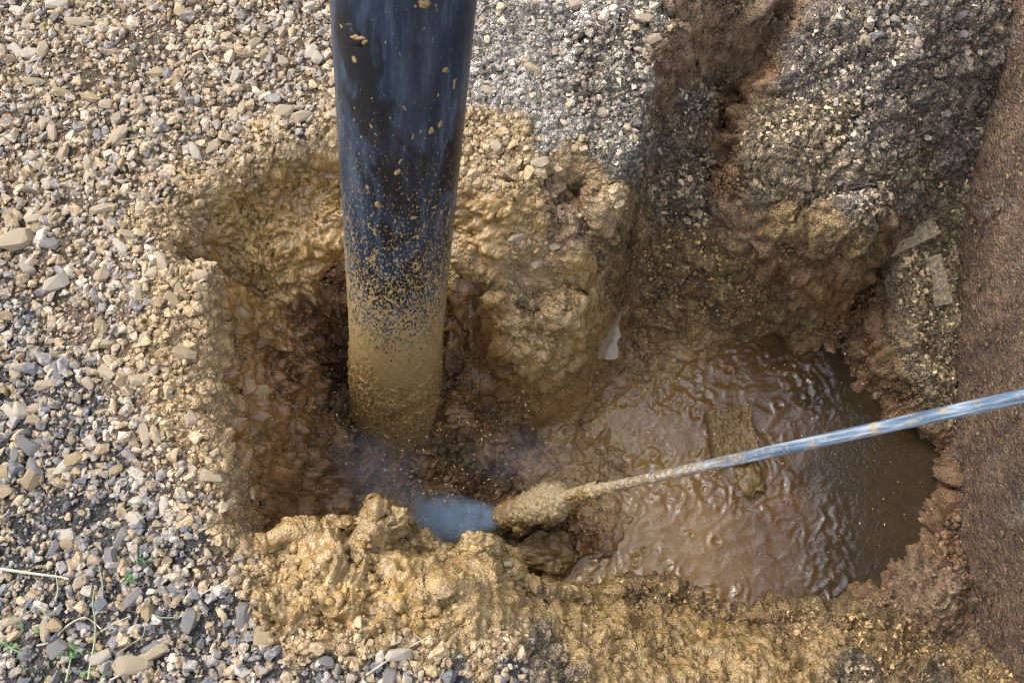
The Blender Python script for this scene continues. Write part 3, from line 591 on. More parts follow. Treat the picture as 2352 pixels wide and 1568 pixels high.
def puddle(px, py, z, rx, ry, rot, label):
    zz = -.3
    for _ in range(20): p = at_z(px, py, zz); zz = .5 * zz + .5 * float(surf(np.array([p.x]), np.array([p.y]))[0])
    p = at_z(px, py, zz + z); n = 40; vs_ = [(0, 0, 0)]
    for i in range(n):
        t = 6.283 * i / n; k = 1 + .22 * math.sin(3 * t + px) + .13 * math.sin(7 * t + py) + .07 * math.sin(11 * t)
        a, c = rx * k * math.cos(t), ry * k * math.sin(t); vs_.append((a * math.cos(rot) - c * math.sin(rot), a * math.sin(rot) + c * math.cos(rot), 0))
    me = bpy.data.meshes.new('puddle'); me.from_pydata(vs_, [], [(0, i + 1, (i + 1) % n + 1) for i in range(n)])
    o = link('puddle', me, m_pud); o.location = p; tag(o, label, 'puddle', kind='structure')

puddle(1392, 772, .0018, .030, .055, -.35, 'bright sky reflecting puddle at the foot of the mud ridge')
# ================================================================== FOUNDATION WALL
WX = .904
m_wall, nt, b = mat_new('muddy_concrete'); co = obj_co(nt)
mp = nt.nodes.new('ShaderNodeMapping'); mp.inputs['Scale'].default_value = (1, 1, .45); L(nt, co, mp.inputs[0])
n1 = noise_n(nt, 9, 5, .6, mp.outputs[0]); n2 = noise_n(nt, 110, 5, .7, co); v1 = voro(nt, 190, co); n3 = noise_n(nt, 46, 4, .6, mp.outputs[0])
c = ramp(nt, n1.outputs['Fac'], [(.3, (.075,.047,.031)), (.5, (.125,.078,.048)), (.7, (.19,.125,.072))])
c = mixc(nt, ramp(nt, v1.outputs['Color'], [(.66, 0.0), (.9, .6)]), c, (.28,.19,.09))
c = mixc(nt, 1.0, c, ramp(nt, n3.outputs['Fac'], [(.3, .6), (.7, 1.4)]), 'MULTIPLY')
np2 = noise_n(nt, 7, 5, .62, mp.outputs[0]); sz = nt.nodes.new('ShaderNodeSeparateXYZ'); L(nt, co, sz.inputs[0])
pm = mathn(nt, 'MULTIPLY', ramp(nt, np2.outputs['Fac'], [(.56, 0.0), (.68, .45)]), ramp(nt, mathn(nt, 'ADD', sz.outputs[2], .55), [(.05, 0.0), (.3, 1.0)]))
c = mixc(nt, pm, c, (.36,.34,.31))
L(nt, c, b.inputs['Base Color']); b.inputs['Roughness'].default_value = .6
L(nt, bump(nt, mathn(nt, 'SUBTRACT', n2.outputs['Fac'], mathn(nt, 'MULTIPLY', v1.outputs['Distance'], .8)), 1.0, .006), b.inputs['Normal'])
wy = np.arange(-.1, 1.45, .005); wz = np.arange(-.74, .1801, .005); AY, AZ = np.meshgrid(wy, wz); wsz = AY.shape
Wp = np.stack([np.full(AY.size, WX), AY.ravel(), AZ.ravel()], 1).astype(np.float32)
f1, r1 = worley(Wp, 170); Wd = .006 * fbm(Wp * np.array([1, 1, .5], np.float32), 10, 3) * 2 + .0042 * np.sqrt(np.clip(1 - f1 ** 2, 0, 1)) * r1
f1, r1 = worley(Wp, 60, 9.); Wd += .003 * np.clip(1 - f1 ** 2, 0, 1) * (r1 > .6)
Wp[:, 0] -= Wd
nv = len(Wp); ii = np.arange(nv).reshape(wsz); wq_ = np.stack([ii[:-1, :-1], ii[1:, :-1], ii[1:, 1:], ii[:-1, 1:]], -1).reshape(-1, 4)[:, ::-1]
bx = np.array([(WX + .22, wy[0], wz[0]), (WX + .22, wy[-1], wz[0]), (WX + .22, wy[0], wz[-1]), (WX + .22, wy[-1], wz[-1])])
nA, nB = wsz[1], wsz[0]
Vw = np.concatenate([Wp, bx]); c00, c10, c01, c11 = ii[0, 0], ii[0, -1], ii[-1, 0], ii[-1, -1]
Fw = np.concatenate([wq_, [[c01, c11, nv + 3, nv + 2], [nv, nv + 2, nv + 3, nv + 1], [c00, c01, nv + 2, nv], [c10, nv + 1, nv + 3, c11]]])
wall = link('foundation_wall', np_mesh('foundation_wall', Vw, Fw, True), m_wall); tag(wall, 'brown mud sprayed concrete wall standing along the right side of the hole', 'wall')

# clots of mud stuck to the wall face
n = 5200; wy_ = rng.uniform(-.05, 1.4, n); wz_ = rng.uniform(-.7, .17, n); q_ = fbm(np.stack([np.zeros(n), wy_, wz_], 1).astype(np.float32), 8, 3, 4.); kk = q_ + rng.uniform(-.3, .5, n) > 0; wy_, wz_ = wy_[kk], wz_[kk]; n = len(wy_)
rw = np.clip(.0026 * np.exp(.45 * rng.normal(size=n)), .0012, .008); Vs, Fs, Cs = [], [], []
for i in range(n):
    V, Fc = CL[i % len(CL)]; a = rng.uniform(0, 6.28); v = V * rw[i]; v = np.stack([v[:, 2] * .7, v[:, 0] * math.cos(a) - v[:, 1] * math.sin(a), v[:, 0] * math.sin(a) + v[:, 1] * math.cos(a)], 1) + np.array([WX - .004, wy_[i], wz_[i]])
    Fs.append(Fc[:, ::-1] + i * len(V)); Vs.append(v); Cs.append(np.repeat(np.array([[.24,.165,.085]]) * rng.uniform(.45, 1.5), len(V), 0))
me = np_mesh('mud_splatter', np.concatenate(Vs), np.concatenate(Fs), False, {'col': np.clip(np.concatenate(Cs), 0, 1)}); nv = len(me.vertices)
for a_, v_ in (('rough', .5), ('speck', .5)): me.attributes.new(a_, 'FLOAT', 'POINT').data.foreach_set('value', np.full(nv, v_, np.float32))
spl = link('mud_splatter', me, m_soil, wall); tag(spl, kind='stuff')

# ================================================================== SUCTION PIPE
PA = at_depth(927, 0, 1.09); PB = at_depth(907, 900, 1.916); ax = (PA - PB).normalized()
bot = PB - ax * .21; PL = 2.6; PR = .08
t = tag(empty('suction_pipe', bot), 'thick blue black suction pipe hanging into the hole, its lower end caked in mud', 'pipe')
t.rotation_euler = ax.to_track_quat('Z', 'Y').to_euler()
m_pipe, nt, b = mat_new('pipe_black'); co = obj_co(nt)
sx = nt.nodes.new('ShaderNodeSeparateXYZ'); L(nt, co, sx.inputs[0]); hz = sx.outputs[2]
st = nt.nodes.new('ShaderNodeMapping'); st.inputs['Scale'].default_value = (1, 1, .12); L(nt, co, st.inputs[0])
sk = nt.nodes.new('ShaderNodeMapping'); sk.inputs['Rotation'].default_value = (.5, .3, 0); sk.inputs['Scale'].default_value = (1, 1, .35); L(nt, co, sk.inputs[0])
nst = noise_n(nt, 60, 4, .6, st.outputs[0]); nsk = noise_n(nt, 14, 5, .6, sk.outputs[0], .5); nbl = noise_n(nt, 11, 3, .5, co)
base = ramp(nt, nst.outputs['Fac'], [(.3, (.006,.011,.021)), (.5, (.013,.026,.048)), (.70, (.05,.072,.10))])
base = mixc(nt, ramp(nt, nsk.outputs['Fac'], [(.51, 0.0), (.57, .92)]), base, (.003,.004,.007))
base = mixc(nt, mathn(nt, 'MULTIPLY', ramp(nt, noise_n(nt, 33, 5, .75, sk.outputs[0], 1.0).outputs['Fac'], [(.56, 0.0), (.66, .6)]), ramp(nt, hz, [(.3, 1.0), (1.1, .15)])), base, (.16,.20,.27))
# splashes, denser towards the bottom
hn = mathn(nt, 'DIVIDE', mathn(nt, 'SUBTRACT', hz, .40), .70)                       # 0 at full coat .. 1 high up
sp = nt.nodes.new('ShaderNodeMapping'); sp.inputs['Scale'].default_value = (1, 1, .62); L(nt, co, sp.inputs[0])
def spots(scale, thr_lo, thr_hi, rad=.32):
    w = noise_n(nt, scale * .9, 2, .5, sp.outputs[0]); mv = nt.nodes.new('ShaderNodeMix'); mv.data_type = 'VECTOR'; mv.inputs[0].default_value = .004
    L(nt, sp.outputs[0], mv.inputs[4]); L(nt, w.outputs['Color'], mv.inputs[5])
    v = voro(nt, scale, mv.outputs[1]); s2 = nt.nodes.new('ShaderNodeSeparateColor'); L(nt, v.outputs['Color'], s2.inputs[0])
    prob = ramp(nt, hn, [(0.0, thr_lo), (.35, (thr_lo * .45 + thr_hi * .2)), (1.0, thr_hi)])
    size = mathn(nt, 'MULTIPLY', s2.outputs[1], rad)
    return mathn(nt, 'MULTIPLY', mathn(nt, 'LESS_THAN', s2.outputs[0], prob), mathn(nt, 'LESS_THAN', v.outputs['Distance'], size))
dst = nt.nodes.new('ShaderNodeMapping'); dst.inputs['Scale'].default_value = (1, 1, .5); dst.inputs['Rotation'].default_value = (0, .35, .2); L(nt, co, dst.inputs[0])
def cover(scale, st_, det=2, vec=None):
    nf = noise_n(nt, scale, det, .55, vec or dst.outputs[0], .4); return mathn(nt, 'GREATER_THAN', nf.outputs['Fac'], ramp(nt, hn, st_))
spm = cover(250, [(0.0, .33), (.10, .45), (.25, .53), (.5, .61), (.75, .67), (1.0, .72)], 3)
spm = mathn(nt, 'MAXIMUM', spm, cover(120, [(0.0, .40), (.15, .54), (.4, .62), (.7, .68), (1.0, .71)]))
spm = mathn(nt, 'MAXIMUM', spm, cover(360, [(0.0, .38), (.2, .50), (.5, .59), (1.0, .74)]))
spm = mathn(nt, 'MAXIMUM', spm, spots(70, .10, .05, .30))
mudc = ramp(nt, noise_n(nt, 90, 3, .6, co).outputs['Fac'], [(.3, (.24,.155,.055)), (.7, (.36,.25,.105))])
L(nt, mixc(nt, spm, base, mudc), b.inputs['Base Color'])
L(nt, ramp(nt, spm, [(0, .36), (1, .55)]), b.inputs['Roughness']); b.inputs['IOR'].default_value = 1.5
L(nt, bump(nt, mathn(nt, 'ADD', spm, mathn(nt, 'MULTIPLY', nst.outputs['Fac'], .15)), .5, .0016), b.inputs['Normal'])
def tube_grid(name, r_fn, z0, z1, nz, na, mat, parent, inner=None, attrs=None):
    zz = np.linspace(z0, z1, nz); aa = np.linspace(0, 2 * math.pi, na, endpoint=False); ZZ, AA = np.meshgrid(zz, aa, indexing='ij')
    P = np.stack([np.cos(AA).ravel(), np.sin(AA).ravel(), ZZ.ravel()], 1).astype(np.float32)
    rr_ = r_fn(P); V = P.copy(); V[:, 0] *= rr_; V[:, 1] *= rr_
    ii = np.arange(nz * na).reshape(nz, na); jj = np.roll(ii, -1, axis=1)
    Fq = np.stack([ii[:-1], jj[:-1], jj[1:], ii[1:]], -1).reshape(-1, 4)
    if inner:                                                    # open end: fold the wall inwards
        n0 = len(V); V2 = V[:na].copy(); V2[:, :2] *= inner; V3 = V2.copy(); V3[:, 2] += .25
        V4 = V[-na:].copy(); V4[:, :2] *= inner
        V = np.concatenate([V, V2, V3, V4]); a = np.arange(na); bb = np.roll(a, -1)
        Fq = np.concatenate([Fq, np.stack([bb, a, n0 + a, n0 + bb], 1), np.stack([n0 + bb, n0 + a, n0 + na + a, n0 + na + bb], 1), np.stack([ii[-1], jj[-1], n0 + 2 * na + bb, n0 + 2 * na + a], 1)])
    return link(name, np_mesh(name, V, Fq, True), mat, parent)
tube_grid('barrel', lambda P: np.full(len(P), PR), 0, PL, 60, 96, m_pipe, t, .94)
m_crust, nt, b = mat_new('mud_crust'); co = obj_co(nt)
n1 = noise_n(nt, 170, 4, .7, co); v1 = voro(nt, 190, co); n0 = noise_n(nt, 25, 4, .6, co)
c = ramp(nt, n0.outputs['Fac'], [(.3, (.20,.125,.045)), (.7, (.36,.235,.08))])
c = mixc(nt, ramp(nt, v1.outputs['Color'], [(.7, 0.0), (1, .7)]), c, (.50,.38,.19)); c = mixc(nt, 1.0, c, ramp(nt, n1.outputs['Fac'], [(.3, .65), (.7, 1.35)]), 'MULTIPLY')
L(nt, c, b.inputs['Base Color']); b.inputs['Roughness'].default_value = .38
L(nt, bump(nt, n1.outputs['Fac'], .8, .003), b.inputs['Normal'])
def crust_r(P):
    Q = P.copy(); Q[:, :2] *= PR; Q2 = Q * np.array([1, 1, 1.7], np.float32); Q2[:, 2] += .02 * np.sin(Q[:, 0] * 30)
    f1, r1 = worley(Q2, 150); f2, r2 = worley(Q2, 300, 5.); n = fbm(Q, 30, 3)
    cov = (.43 - Q[:, 2]) / .18
    return PR - .0035 + .0035 * np.clip(cov + 1.1 * n + .9 * (r2 - .5), -.6, 1) + .0075 * np.sqrt(np.clip(1 - f1 ** 2, 0, 1)) * r1 * np.clip(cov + .3, 0, 1) + .0035 * np.clip(1 - f2, 0, 1) * r2
tube_grid('mud_coat', crust_r, .0, .54, 220, 240, m_crust, t)
def blob(name, loc, sc3, mat, parent=None, seed=0, sub=3, rough=.3, rot=(0, 0, 0)):
    V, Fc = ico(sub); f1, r1 = worley((V * 1.3 + seed).astype(np.float32), 1.6); rough *= .8; E = worley((V * 2.2 + seed).astype(np.float32), 1.7); ed = np.sqrt(np.clip(worley.edge, 0, 1)); E2 = worley((V * 5 + seed).astype(np.float32), 1.7); ed2 = np.sqrt(np.clip(worley.edge, 0, 1)); V = V * (.9 + .16 * ed + .07 * ed2 + rough * (fbm((V + seed * 2.1).astype(np.float32), 1.6, 3) * 1.6 + .35 * np.clip(1 - f1, 0, 1)))[:, None]
    V *= np.array(sc3); o = link(name, np_mesh(name, V, Fc, True), mat, parent); o.location = loc; o.rotation_euler = rot; return o

# dabs of mud stuck to the barrel
def on_pipe(px, py):
    ro = cam.location; rd = Vector(ray(px, py)); w = ro - bot; d1 = rd - ax * rd.dot(ax); w1 = w - ax * w.dot(ax)
    A_, B_, C_ = d1.dot(d1), 2 * d1.dot(w1), w1.dot(w1) - PR * PR; q = (-B_ - math.sqrt(max(B_ * B_ - 4 * A_ * C_, 0))) / (2 * A_); return ro + rd * q
tpm = Matrix.Translation(t.location) @ t.rotation_euler.to_matrix().to_4x4()
m_scar, nt, b = mat_new('scuffed_rubber'); b.inputs['Base Color'].default_value = (.004,.004,.006,1); b.inputs['Roughness'].default_value = .6
for k, (a, b2, s3, rot, mt, nm) in enumerate([(822,86,(.0085,.0022,.0028),-.5,m_crust,'mud_dab'),(838,96,(.0045,.0022,.002),-.9,m_crust,'mud_dab'),(975,8,(.006,.0022,.005),.6,m_crust,'mud_dab'),(913,395,(.0028,.0018,.006),.4,m_crust,'mud_dab'),(1022,160,(.0035,.0018,.0028),.6,m_crust,'mud_dab'),
    (808,80,(.011,.0012,.012),-.3,m_scar,'scuff_mark'),(950,500,(.004,.0018,.0028),.2,m_crust,'mud_dab'),(868,470,(.0035,.0018,.005),.1,m_crust,'mud_dab'),(990,300,(.003,.0018,.005),.2,m_crust,'mud_dab'),(1010,285,(.0024,.0018,.0045),.3,m_crust,'mud_dab')]):
    p = on_pipe(a, b2); nrm_ = (p - bot); nrm_ = (nrm_ - ax * nrm_.dot(ax)).normalized(); ob = blob(nm, (0, 0, 0), s3, mt, None, 60 + k, 3, .7)
    ob.parent = t; M = Matrix((ax.cross(nrm_), nrm_, ax)).transposed().to_4x4(); M.translation = p; ob.matrix_basis = tpm.inverted() @ M @ Matrix.Rotation(rot + 1.57 * 0, 4, 'Y')

# ================================================================== SPRAY LANCE
LA = at_depth(1296, 1141, 1.80); LB = at_depth(2352, 909, 1.19); lax = (LB - LA).normalized(); LEN = (LB - LA).length + .75
t = tag(empty('spray_lance', LA), 'blue grey metal water lance reaching in from the right, muddy nozzle at its tip', 'lance')
t.rotation_euler = lax.to_track_quat('Z', 'Y').to_euler()
m_lance, nt, b = mat_new('galvanised_tube'); co = obj_co(nt); sx = nt.nodes.new('ShaderNodeSeparateXYZ'); L(nt, co, sx.inputs[0])
st = nt.nodes.new('ShaderNodeMapping'); st.inputs['Scale'].default_value = (1, 1, .08); L(nt, co, st.inputs[0])
base = ramp(nt, noise_n(nt, 190, 3, .6, st.outputs[0]).outputs['Fac'], [(.34, (.05,.08,.115)), (.5, (.105,.155,.205)), (.66, (.34,.37,.39))])
base = mixc(nt, ramp(nt, noise_n(nt, 80, 5, .7, co).outputs['Fac'], [(.57, 0.0), (.63, .85)]), base, (.34,.24,.11))
lim = ramp(nt, mathn(nt, 'ADD', sx.outputs[2], mathn(nt, 'MULTIPLY', noise_n(nt, 60, 5, .65, co).outputs['Fac'], .55)), [(.50, 1.0), (.74, 0.0)])
base = mixc(nt, lim, base, ramp(nt, noise_n(nt, 130, 4, .7, co).outputs['Fac'], [(.42, (.20,.14,.07)), (.55, (.36,.29,.19)), (.66, (.56,.53,.46))]))
L(nt, base, b.inputs['Base Color']); b.inputs['Roughness'].default_value = .38; b.inputs['Metallic'].default_value = .0
L(nt, bump(nt, noise_n(nt, 130, 4, .7, co).outputs['Fac'], mathn(nt, 'ADD', mathn(nt, 'MULTIPLY', lim, .7), .1), .003), b.inputs['Normal'])
tube_grid('tube', lambda P: np.full(len(P), .0090), 0, LEN, 80, 32, m_lance, t)
m_nm, nt, b = mat_new('nozzle_mud'); co = obj_co(nt)
n1 = noise_n(nt, 220, 4, .7, co); n0 = noise_n(nt, 40, 4, .6, co); sx = nt.nodes.new('ShaderNodeSeparateXYZ'); L(nt, co, sx.inputs[0])
c = ramp(nt, n0.outputs['Fac'], [(.3, (.17,.105,.032)), (.7, (.30,.20,.075))])
dry = ramp(nt, mathn(nt, 'ADD', mathn(nt, 'MULTIPLY', sx.outputs[2], 8.0), n0.outputs['Fac']), [(.95, 0.0), (1.35, 1.0)])
c = mixc(nt, dry, c, ramp(nt, n1.outputs['Fac'], [(.34, (.21,.145,.065)), (.5, (.33,.24,.115)), (.72, (.50,.41,.26))]))
L(nt, c, b.inputs['Base Color']); L(nt, ramp(nt, dry, [(0, .2), (1, .6)]), b.inputs['Roughness']); L(nt, bump(nt, n1.outputs['Fac'], .4, .003), b.inputs['Normal'])
def lc(P):
    Q = P.copy(); Q[:, :2] *= .011; f1, r1 = worley(Q, 190); n = fbm(Q, 70, 2)
    cov = np.clip((.23 - Q[:, 2]) / .16, 0, 1)
    return .0072 + .0028 * cov + .0062 * cov ** 1.3 * np.clip(1 - f1, 0, 1) * r1 + .0035 * n * cov - .002 * (1 - cov)
tube_grid('mud_crust', lc, 0, .27, 220, 44, m_nm, t)
# nozzle: its own direction
NE = at_depth(1152, 1186, 1.90); nax = (LA + lax * .012 - NE).normalized(); NL = (LA - NE).length + .012
nz = tag(empty('nozzle', (0, 0, 0)), 'mud wrapped spinning nozzle head'); 
if True:
    bpy.data.objects.remove(nz)
def nozz(P):
    Q = P.copy(); tt = np.clip(Q[:, 2] / NL, 0, 1)
    prof = .88 * np.interp(tt, [0, .03, .25, .5, .62, .72, .86, .93, 1.0], [.021, .025, .029, .033, .036, .037, .035, .027, .008])
    Q[:, :2] *= prof[:, None]; f1, r1 = worley(Q, 120); n = fbm(Q, 40, 3); ang = np.arctan2(P[:, 1], P[:, 0])
    ringy = .0017 * np.sin(Q[:, 2] * 820 + ang * .6 + n * 7) + .0006 * np.sin(Q[:, 2] * 1700 - ang * 2 + n * 9)
    return prof + ringy * (prof > .012) + .006 * n * (prof / .035) + .007 * np.clip(1 - f1, 0, 1) * r1
nozo = tube_grid('nozzle', nozz, -.001, NL, 150, 150, m_nm, None, .6)
bpy.context.view_layer.update()
mw = bpy.data.objects[nozo.name]; from mathutils import Matrix
mtx = Matrix.Translation(NE) @ nax.to_track_quat('Z', 'Y').to_matrix().to_4x4()
nozo.parent = t; nozo.matrix_parent_inverse = Matrix.Identity(4)
tm = Matrix.Translation(t.location) @ t.rotation_euler.to_matrix().to_4x4(); nozo.matrix_basis = tm.inverted() @ mtx
# clots hanging on the nozzle
def on_lance(o): 
    mb = Matrix.Translation(o.location) @ o.rotation_euler.to_matrix().to_4x4(); o.parent = t; o.matrix_basis = tm.inverted() @ mb
for (a, b2, dd, s3) in ((1262,1116,1.86,(.012,.010,.010)), (1170,1148,1.90,(.010,.006,.007)), (1145,1132,1.91,(.010,.004,.005)), (1190,1212,1.87,(.011,.008,.008)), (1268,1196,1.84,(.012,.008,.009))):
    on_lance(blob('mud_clot', at_depth(a, b2, dd), s3, m_nm, None, a, 3, .6, (a, b2, 0)))

# ================================================================== WATER JET, MIST, DROPS
def vol_mat(name, dens, col, scale, lo, hi, edge_axis=None):
    m = bpy.data.materials.new(name); m.use_nodes = True; nt = m.node_tree; nt.nodes.clear(); out = nt.nodes.new('ShaderNodeOutputMaterial')
    pv = nt.nodes.new('ShaderNodeVolumePrincipled'); pv.inputs['Color'].default_value = (*col, 1); pv.inputs['Anisotropy'].default_value = .1
    co = nt.nodes.new('ShaderNodeTexCoord').outputs['Object']; n = noise_n(nt, scale, 3, .55, co)
    d = ramp(nt, n.outputs['Fac'], [(lo, 0.0), (hi, 1.0)])
    d = mathn(nt, 'MULTIPLY', d, dens)
    ln_ = nt.nodes.new('ShaderNodeVectorMath'); ln_.operation = 'LENGTH'
    if edge_axis == 'ball':
        L(nt, co, ln_.inputs[0]); d = mathn(nt, 'MULTIPLY', d, ramp(nt, ln_.outputs['Value'], [(.15, 1.0), (1.0, 0.0)]))
    else:                                                        # object space: x from 0 (nozzle) to 1, radius 1 at the mantle
        s = nt.nodes.new('ShaderNodeSeparateXYZ'); L(nt, co, s.inputs[0]); cmb = nt.nodes.new('ShaderNodeCombineXYZ'); L(nt, s.outputs[0], cmb.inputs[0]); L(nt, s.outputs[1], cmb.inputs[1])
        L(nt, cmb.outputs[0], ln_.inputs[0]); width = mathn(nt, 'ADD', mathn(nt, 'MULTIPLY', s.outputs[2], JW), J0)
        q = mathn(nt, 'DIVIDE', ln_.outputs['Value'], width)
        d = mathn(nt, 'MULTIPLY', d, ramp(nt, q, [(.0, 1.0), (.9, 0.0)]))
        d = mathn(nt, 'MULTIPLY', d, ramp(nt, mathn(nt, 'DIVIDE', s.outputs[2], JL), [(0.0, 1.0), (.3, .6), (1.0, 0.0)]))
    L(nt, d, pv.inputs['Density']); L(nt, pv.outputs[0], out.inputs['Volume']); return m
JE = at_depth(925, 1196, 1.97); jax_ = (JE - NE).normalized(); JL = (JE - NE).length * 1.1; J0, JW = .024, .38
m_jet = vol_mat('water_spray', 120, (.64,.82,1.0), 34, .34, .60)
def cone(P): return J0 + JW * P[:, 2]
jet = tube_grid('water_jet', cone, 0.004, JL, 14, 32, m_jet, None)
me = jet.data; import bmesh
bm = bmesh.new(); bm.from_mesh(me); bmesh.ops.holes_fill(bm, edges=[e for e in bm.edges if e.is_boundary]); bmesh.ops.recalc_face_normals(bm, faces=bm.faces); bm.to_mesh(me); bm.free()
jet.matrix_basis = Matrix.Translation(NE) @ jax_.to_track_quat('Z', 'Y').to_matrix().to_4x4()
tag(jet, 'bluish white fan of water spraying left out of the muddy nozzle', 'water jet', kind='stuff')
m_mist = vol_mat('mist', 9, (.72,.78,.95), 3.0, .35, .65, 'ball')
def ball(name, c, s3, mat, label):
    V, Fc = ico(3); o = link(name, np_mesh(name, V, Fc), mat); o.location = c; o.scale = s3; tag(o, label, 'mist', kind='stuff'); return o
ball('mist', at_depth(840, 1080, 1.88), (.13, .10, .07), m_mist, 'thin grey mist drifting up from the water jet beside the pipe foot')
ball('mist', at_depth(1200, 1050, 1.92), (.13, .07, .04), m_mist, 'faint mist over the slurry behind the nozzle')
m_drop, nt, b = mat_new('drops'); b.inputs['Base Color'].default_value = (.62,.48,.26,1); b.inputs['Roughness'].default_value = .3
nD = 700; V1, F1 = IC[1]
dpx = np.concatenate([rng.normal(950, 190, 560), rng.uniform(1150, 2150, 140)]); dpy = np.concatenate([rng.normal(1080, 120, 560), rng.uniform(760, 1350, 140)])
Vs, Fs = [], []
for i in range(nD):
    c = at_depth(dpx[i], dpy[i], rng.uniform(1.75, 1.93)); r = rng.uniform(.0005, .0011); k = np.array([1 + 2.5 * rng.random() ** 2, 1, 1])
    zs = surf(np.array([c.x]), np.array([c.y]))[0]
    if c.z < zs + .004 or c.x > .88: continue
    a = rng.uniform(0, 6.28); M = np.array([[math.cos(a), -math.sin(a), 0], [math.sin(a), math.cos(a), 0], [0, 0, 1]])
    Fs.append(F1 + len(Vs) * len(V1)); Vs.append((V1 * r * k) @ M.T + np.array(c))
dr = link('flying_drops', np_mesh('flying_drops', np.concatenate(Vs), np.concatenate(Fs)), m_drop); tag(dr, 'tiny drops of muddy water flying over the hole', 'drops', kind='stuff')

# ================================================================== BOARDS AND CLODS
def hit(px, py, z0=-.3, it=14):
    z = z0
    for _ in range(it):
        p = at_z(px, py, z); z = .5 * z + .5 * float(surf(np.array([p.x]), np.array([p.y]))[0])
    return p
def slab(name, c, ex, ey, up, lx, ly, th, mat, label, cat, amp=.0015, n=44):
    """thin board with worn edges; ex along its length"""
    u = np.linspace(-1, 1, n); v = np.linspace(-1, 1, max(8, int(n * ly / lx))); UU, VV = np.meshgrid(u, v, indexing='ij'); m1, m2 = UU.shape
    P = np.stack([UU.ravel() * lx / 2, VV.ravel() * ly / 2, np.full(UU.size, th / 2)], 1).astype(np.float32)
    f1, r1 = worley(P + 3, 190); e = fbm(P * np.array([1, 1, 0], np.float32) + 2, 60, 2)
    P[:, 0] *= 1 + .03 * fbm(P, 50, 2) ; P[:, 1] *= 1 + .06 * fbm(P, 45, 2, 3.)
    bot = P.copy(); P[:, 2] += amp * (np.sqrt(np.clip(1 - f1 ** 2, 0, 1)) * r1 * 1.8 + e * 1.4); bot[:, 2] = -th / 2
    V = np.concatenate([P, bot]); ii = np.arange(m1 * m2).reshape(m1, m2); k = m1 * m2
    T = np.stack([ii[:-1, :-1], ii[1:, :-1], ii[1:, 1:], ii[:-1, 1:]], -1).reshape(-1, 4); loop = np.concatenate([ii[0, :], ii[1:, -1], ii[-1, -2::-1], ii[-2:0:-1, 0]])
    lp2 = np.roll(loop, -1); S = np.stack([loop, lp2, lp2 + k, loop + k], 1)
    me = np_mesh(name, V, np.concatenate([T, T[:, ::-1] + k, S]), True); o = link(name, me, mat)
    ex = ex.normalized(); up = (up - up.dot(ex) * ex).normalized(); ey = up.cross(ex)
    M = Matrix((ex, ey, up)).transposed().to_4x4(); M.translation = c; o.matrix_basis = M; tag(o, label, cat); return o
m_gritb, nt, b = mat_new('grit_covered_board'); co = obj_co(nt); v1 = voro(nt, 230, co); n1 = noise_n(nt, 130, 4, .7, co)
c = ramp(nt, v1.outputs['Color'], [(0, (.10,.085,.06)), (.4, (.22,.165,.10)), (.75, (.34,.255,.14)), (1, (.46,.36,.21))])
L(nt, c, b.inputs['Base Color']); b.inputs['Roughness'].default_value = .6; L(nt, bump(nt, n1.outputs['Fac'], .8, .003), b.inputs['Normal'])
pa = hit(2012, 590, -.36); pb = hit(2130, 520, -.34); z = max(pa.z, -.375) + .012
q1 = at_z(2022, 578, -.362); q2 = at_z(2150, 518, -.345)
slab('short_board', (q1 + q2) / 2, q2 - q1, None, Vector((0, -.15, 1)), (q2 - q1).length, .038, .007, m_gritb, 'short grit covered board end jutting out over the hole below the dark soil', 'board')
q1 = at_z(2140, 588, -.384); q2 = at_z(2168, 700, -.432)
slab('long_board', (q1 + q2) / 2, q2 - q1, None, Vector((-.25, -.25, 1)), (q2 - q1).length, .036, .007, m_gritb, 'narrow grit covered board lying upright on the ledge against the wall', 'board')
m_mb, nt, b = mat_new('mud_caked_wood'); co = obj_co(nt); n0 = noise_n(nt, 30, 5, .6, co); n1 = noise_n(nt, 120, 4, .6, co)
L(nt, ramp(nt, n0.outputs['Fac'], [(.3, (.13,.078,.028)), (.7, (.24,.155,.058))]), b.inputs['Base Color']); L(nt, ramp(nt, n1.outputs['Fac'], [(.3, .12), (.7, .4)]), b.inputs['Roughness'])
L(nt, bump(nt, n1.outputs['Fac'], .8, .004), b.inputs['Normal'])
q1 = at_z(1668, 945, POOL_Z + .014); q2 = at_z(1690, 1062, POOL_Z + .012)
slab('sunken_board', (q1 + q2) / 2, q2 - q1, None, Vector((0, 0, 1)), (q2 - q1).length, .090, .050, m_mb, 'mud caked square end of a board lying in the slurry behind the lance', 'board', .0045, 60)
blob('mud_clod', at_z(1722, 1100, POOL_Z + .004), (.030, .034, .018), m_mb, None, 3, 4, .55); tag(bpy.data.objects['mud_clod'], 'lumpy brown mud clod in the slurry just below the lance', 'mud clod')
o = blob('mud_clod', at_z(1262, 1268, -.60), (.052, .040, .034), m_mb, None, 8, 5, .45); tag(o, 'dark rounded mud clod in the hollow under the nozzle', 'mud clod')
m_ml, nt, b = mat_new('ochre_mud'); co = obj_co(nt); n0 = noise_n(nt, 30, 5, .6, co); n1 = noise_n(nt, 110, 4, .6, co)
L(nt, ramp(nt, n0.outputs['Fac'], [(.3, (.22,.145,.055)), (.7, (.33,.22,.085))]), b.inputs['Base Color']); L(nt, ramp(nt, n1.outputs['Fac'], [(.3, .1), (.7, .35)]), b.inputs['Roughness'])
L(nt, bump(nt, n1.outputs['Fac'], .8, .004), b.inputs['Normal'])
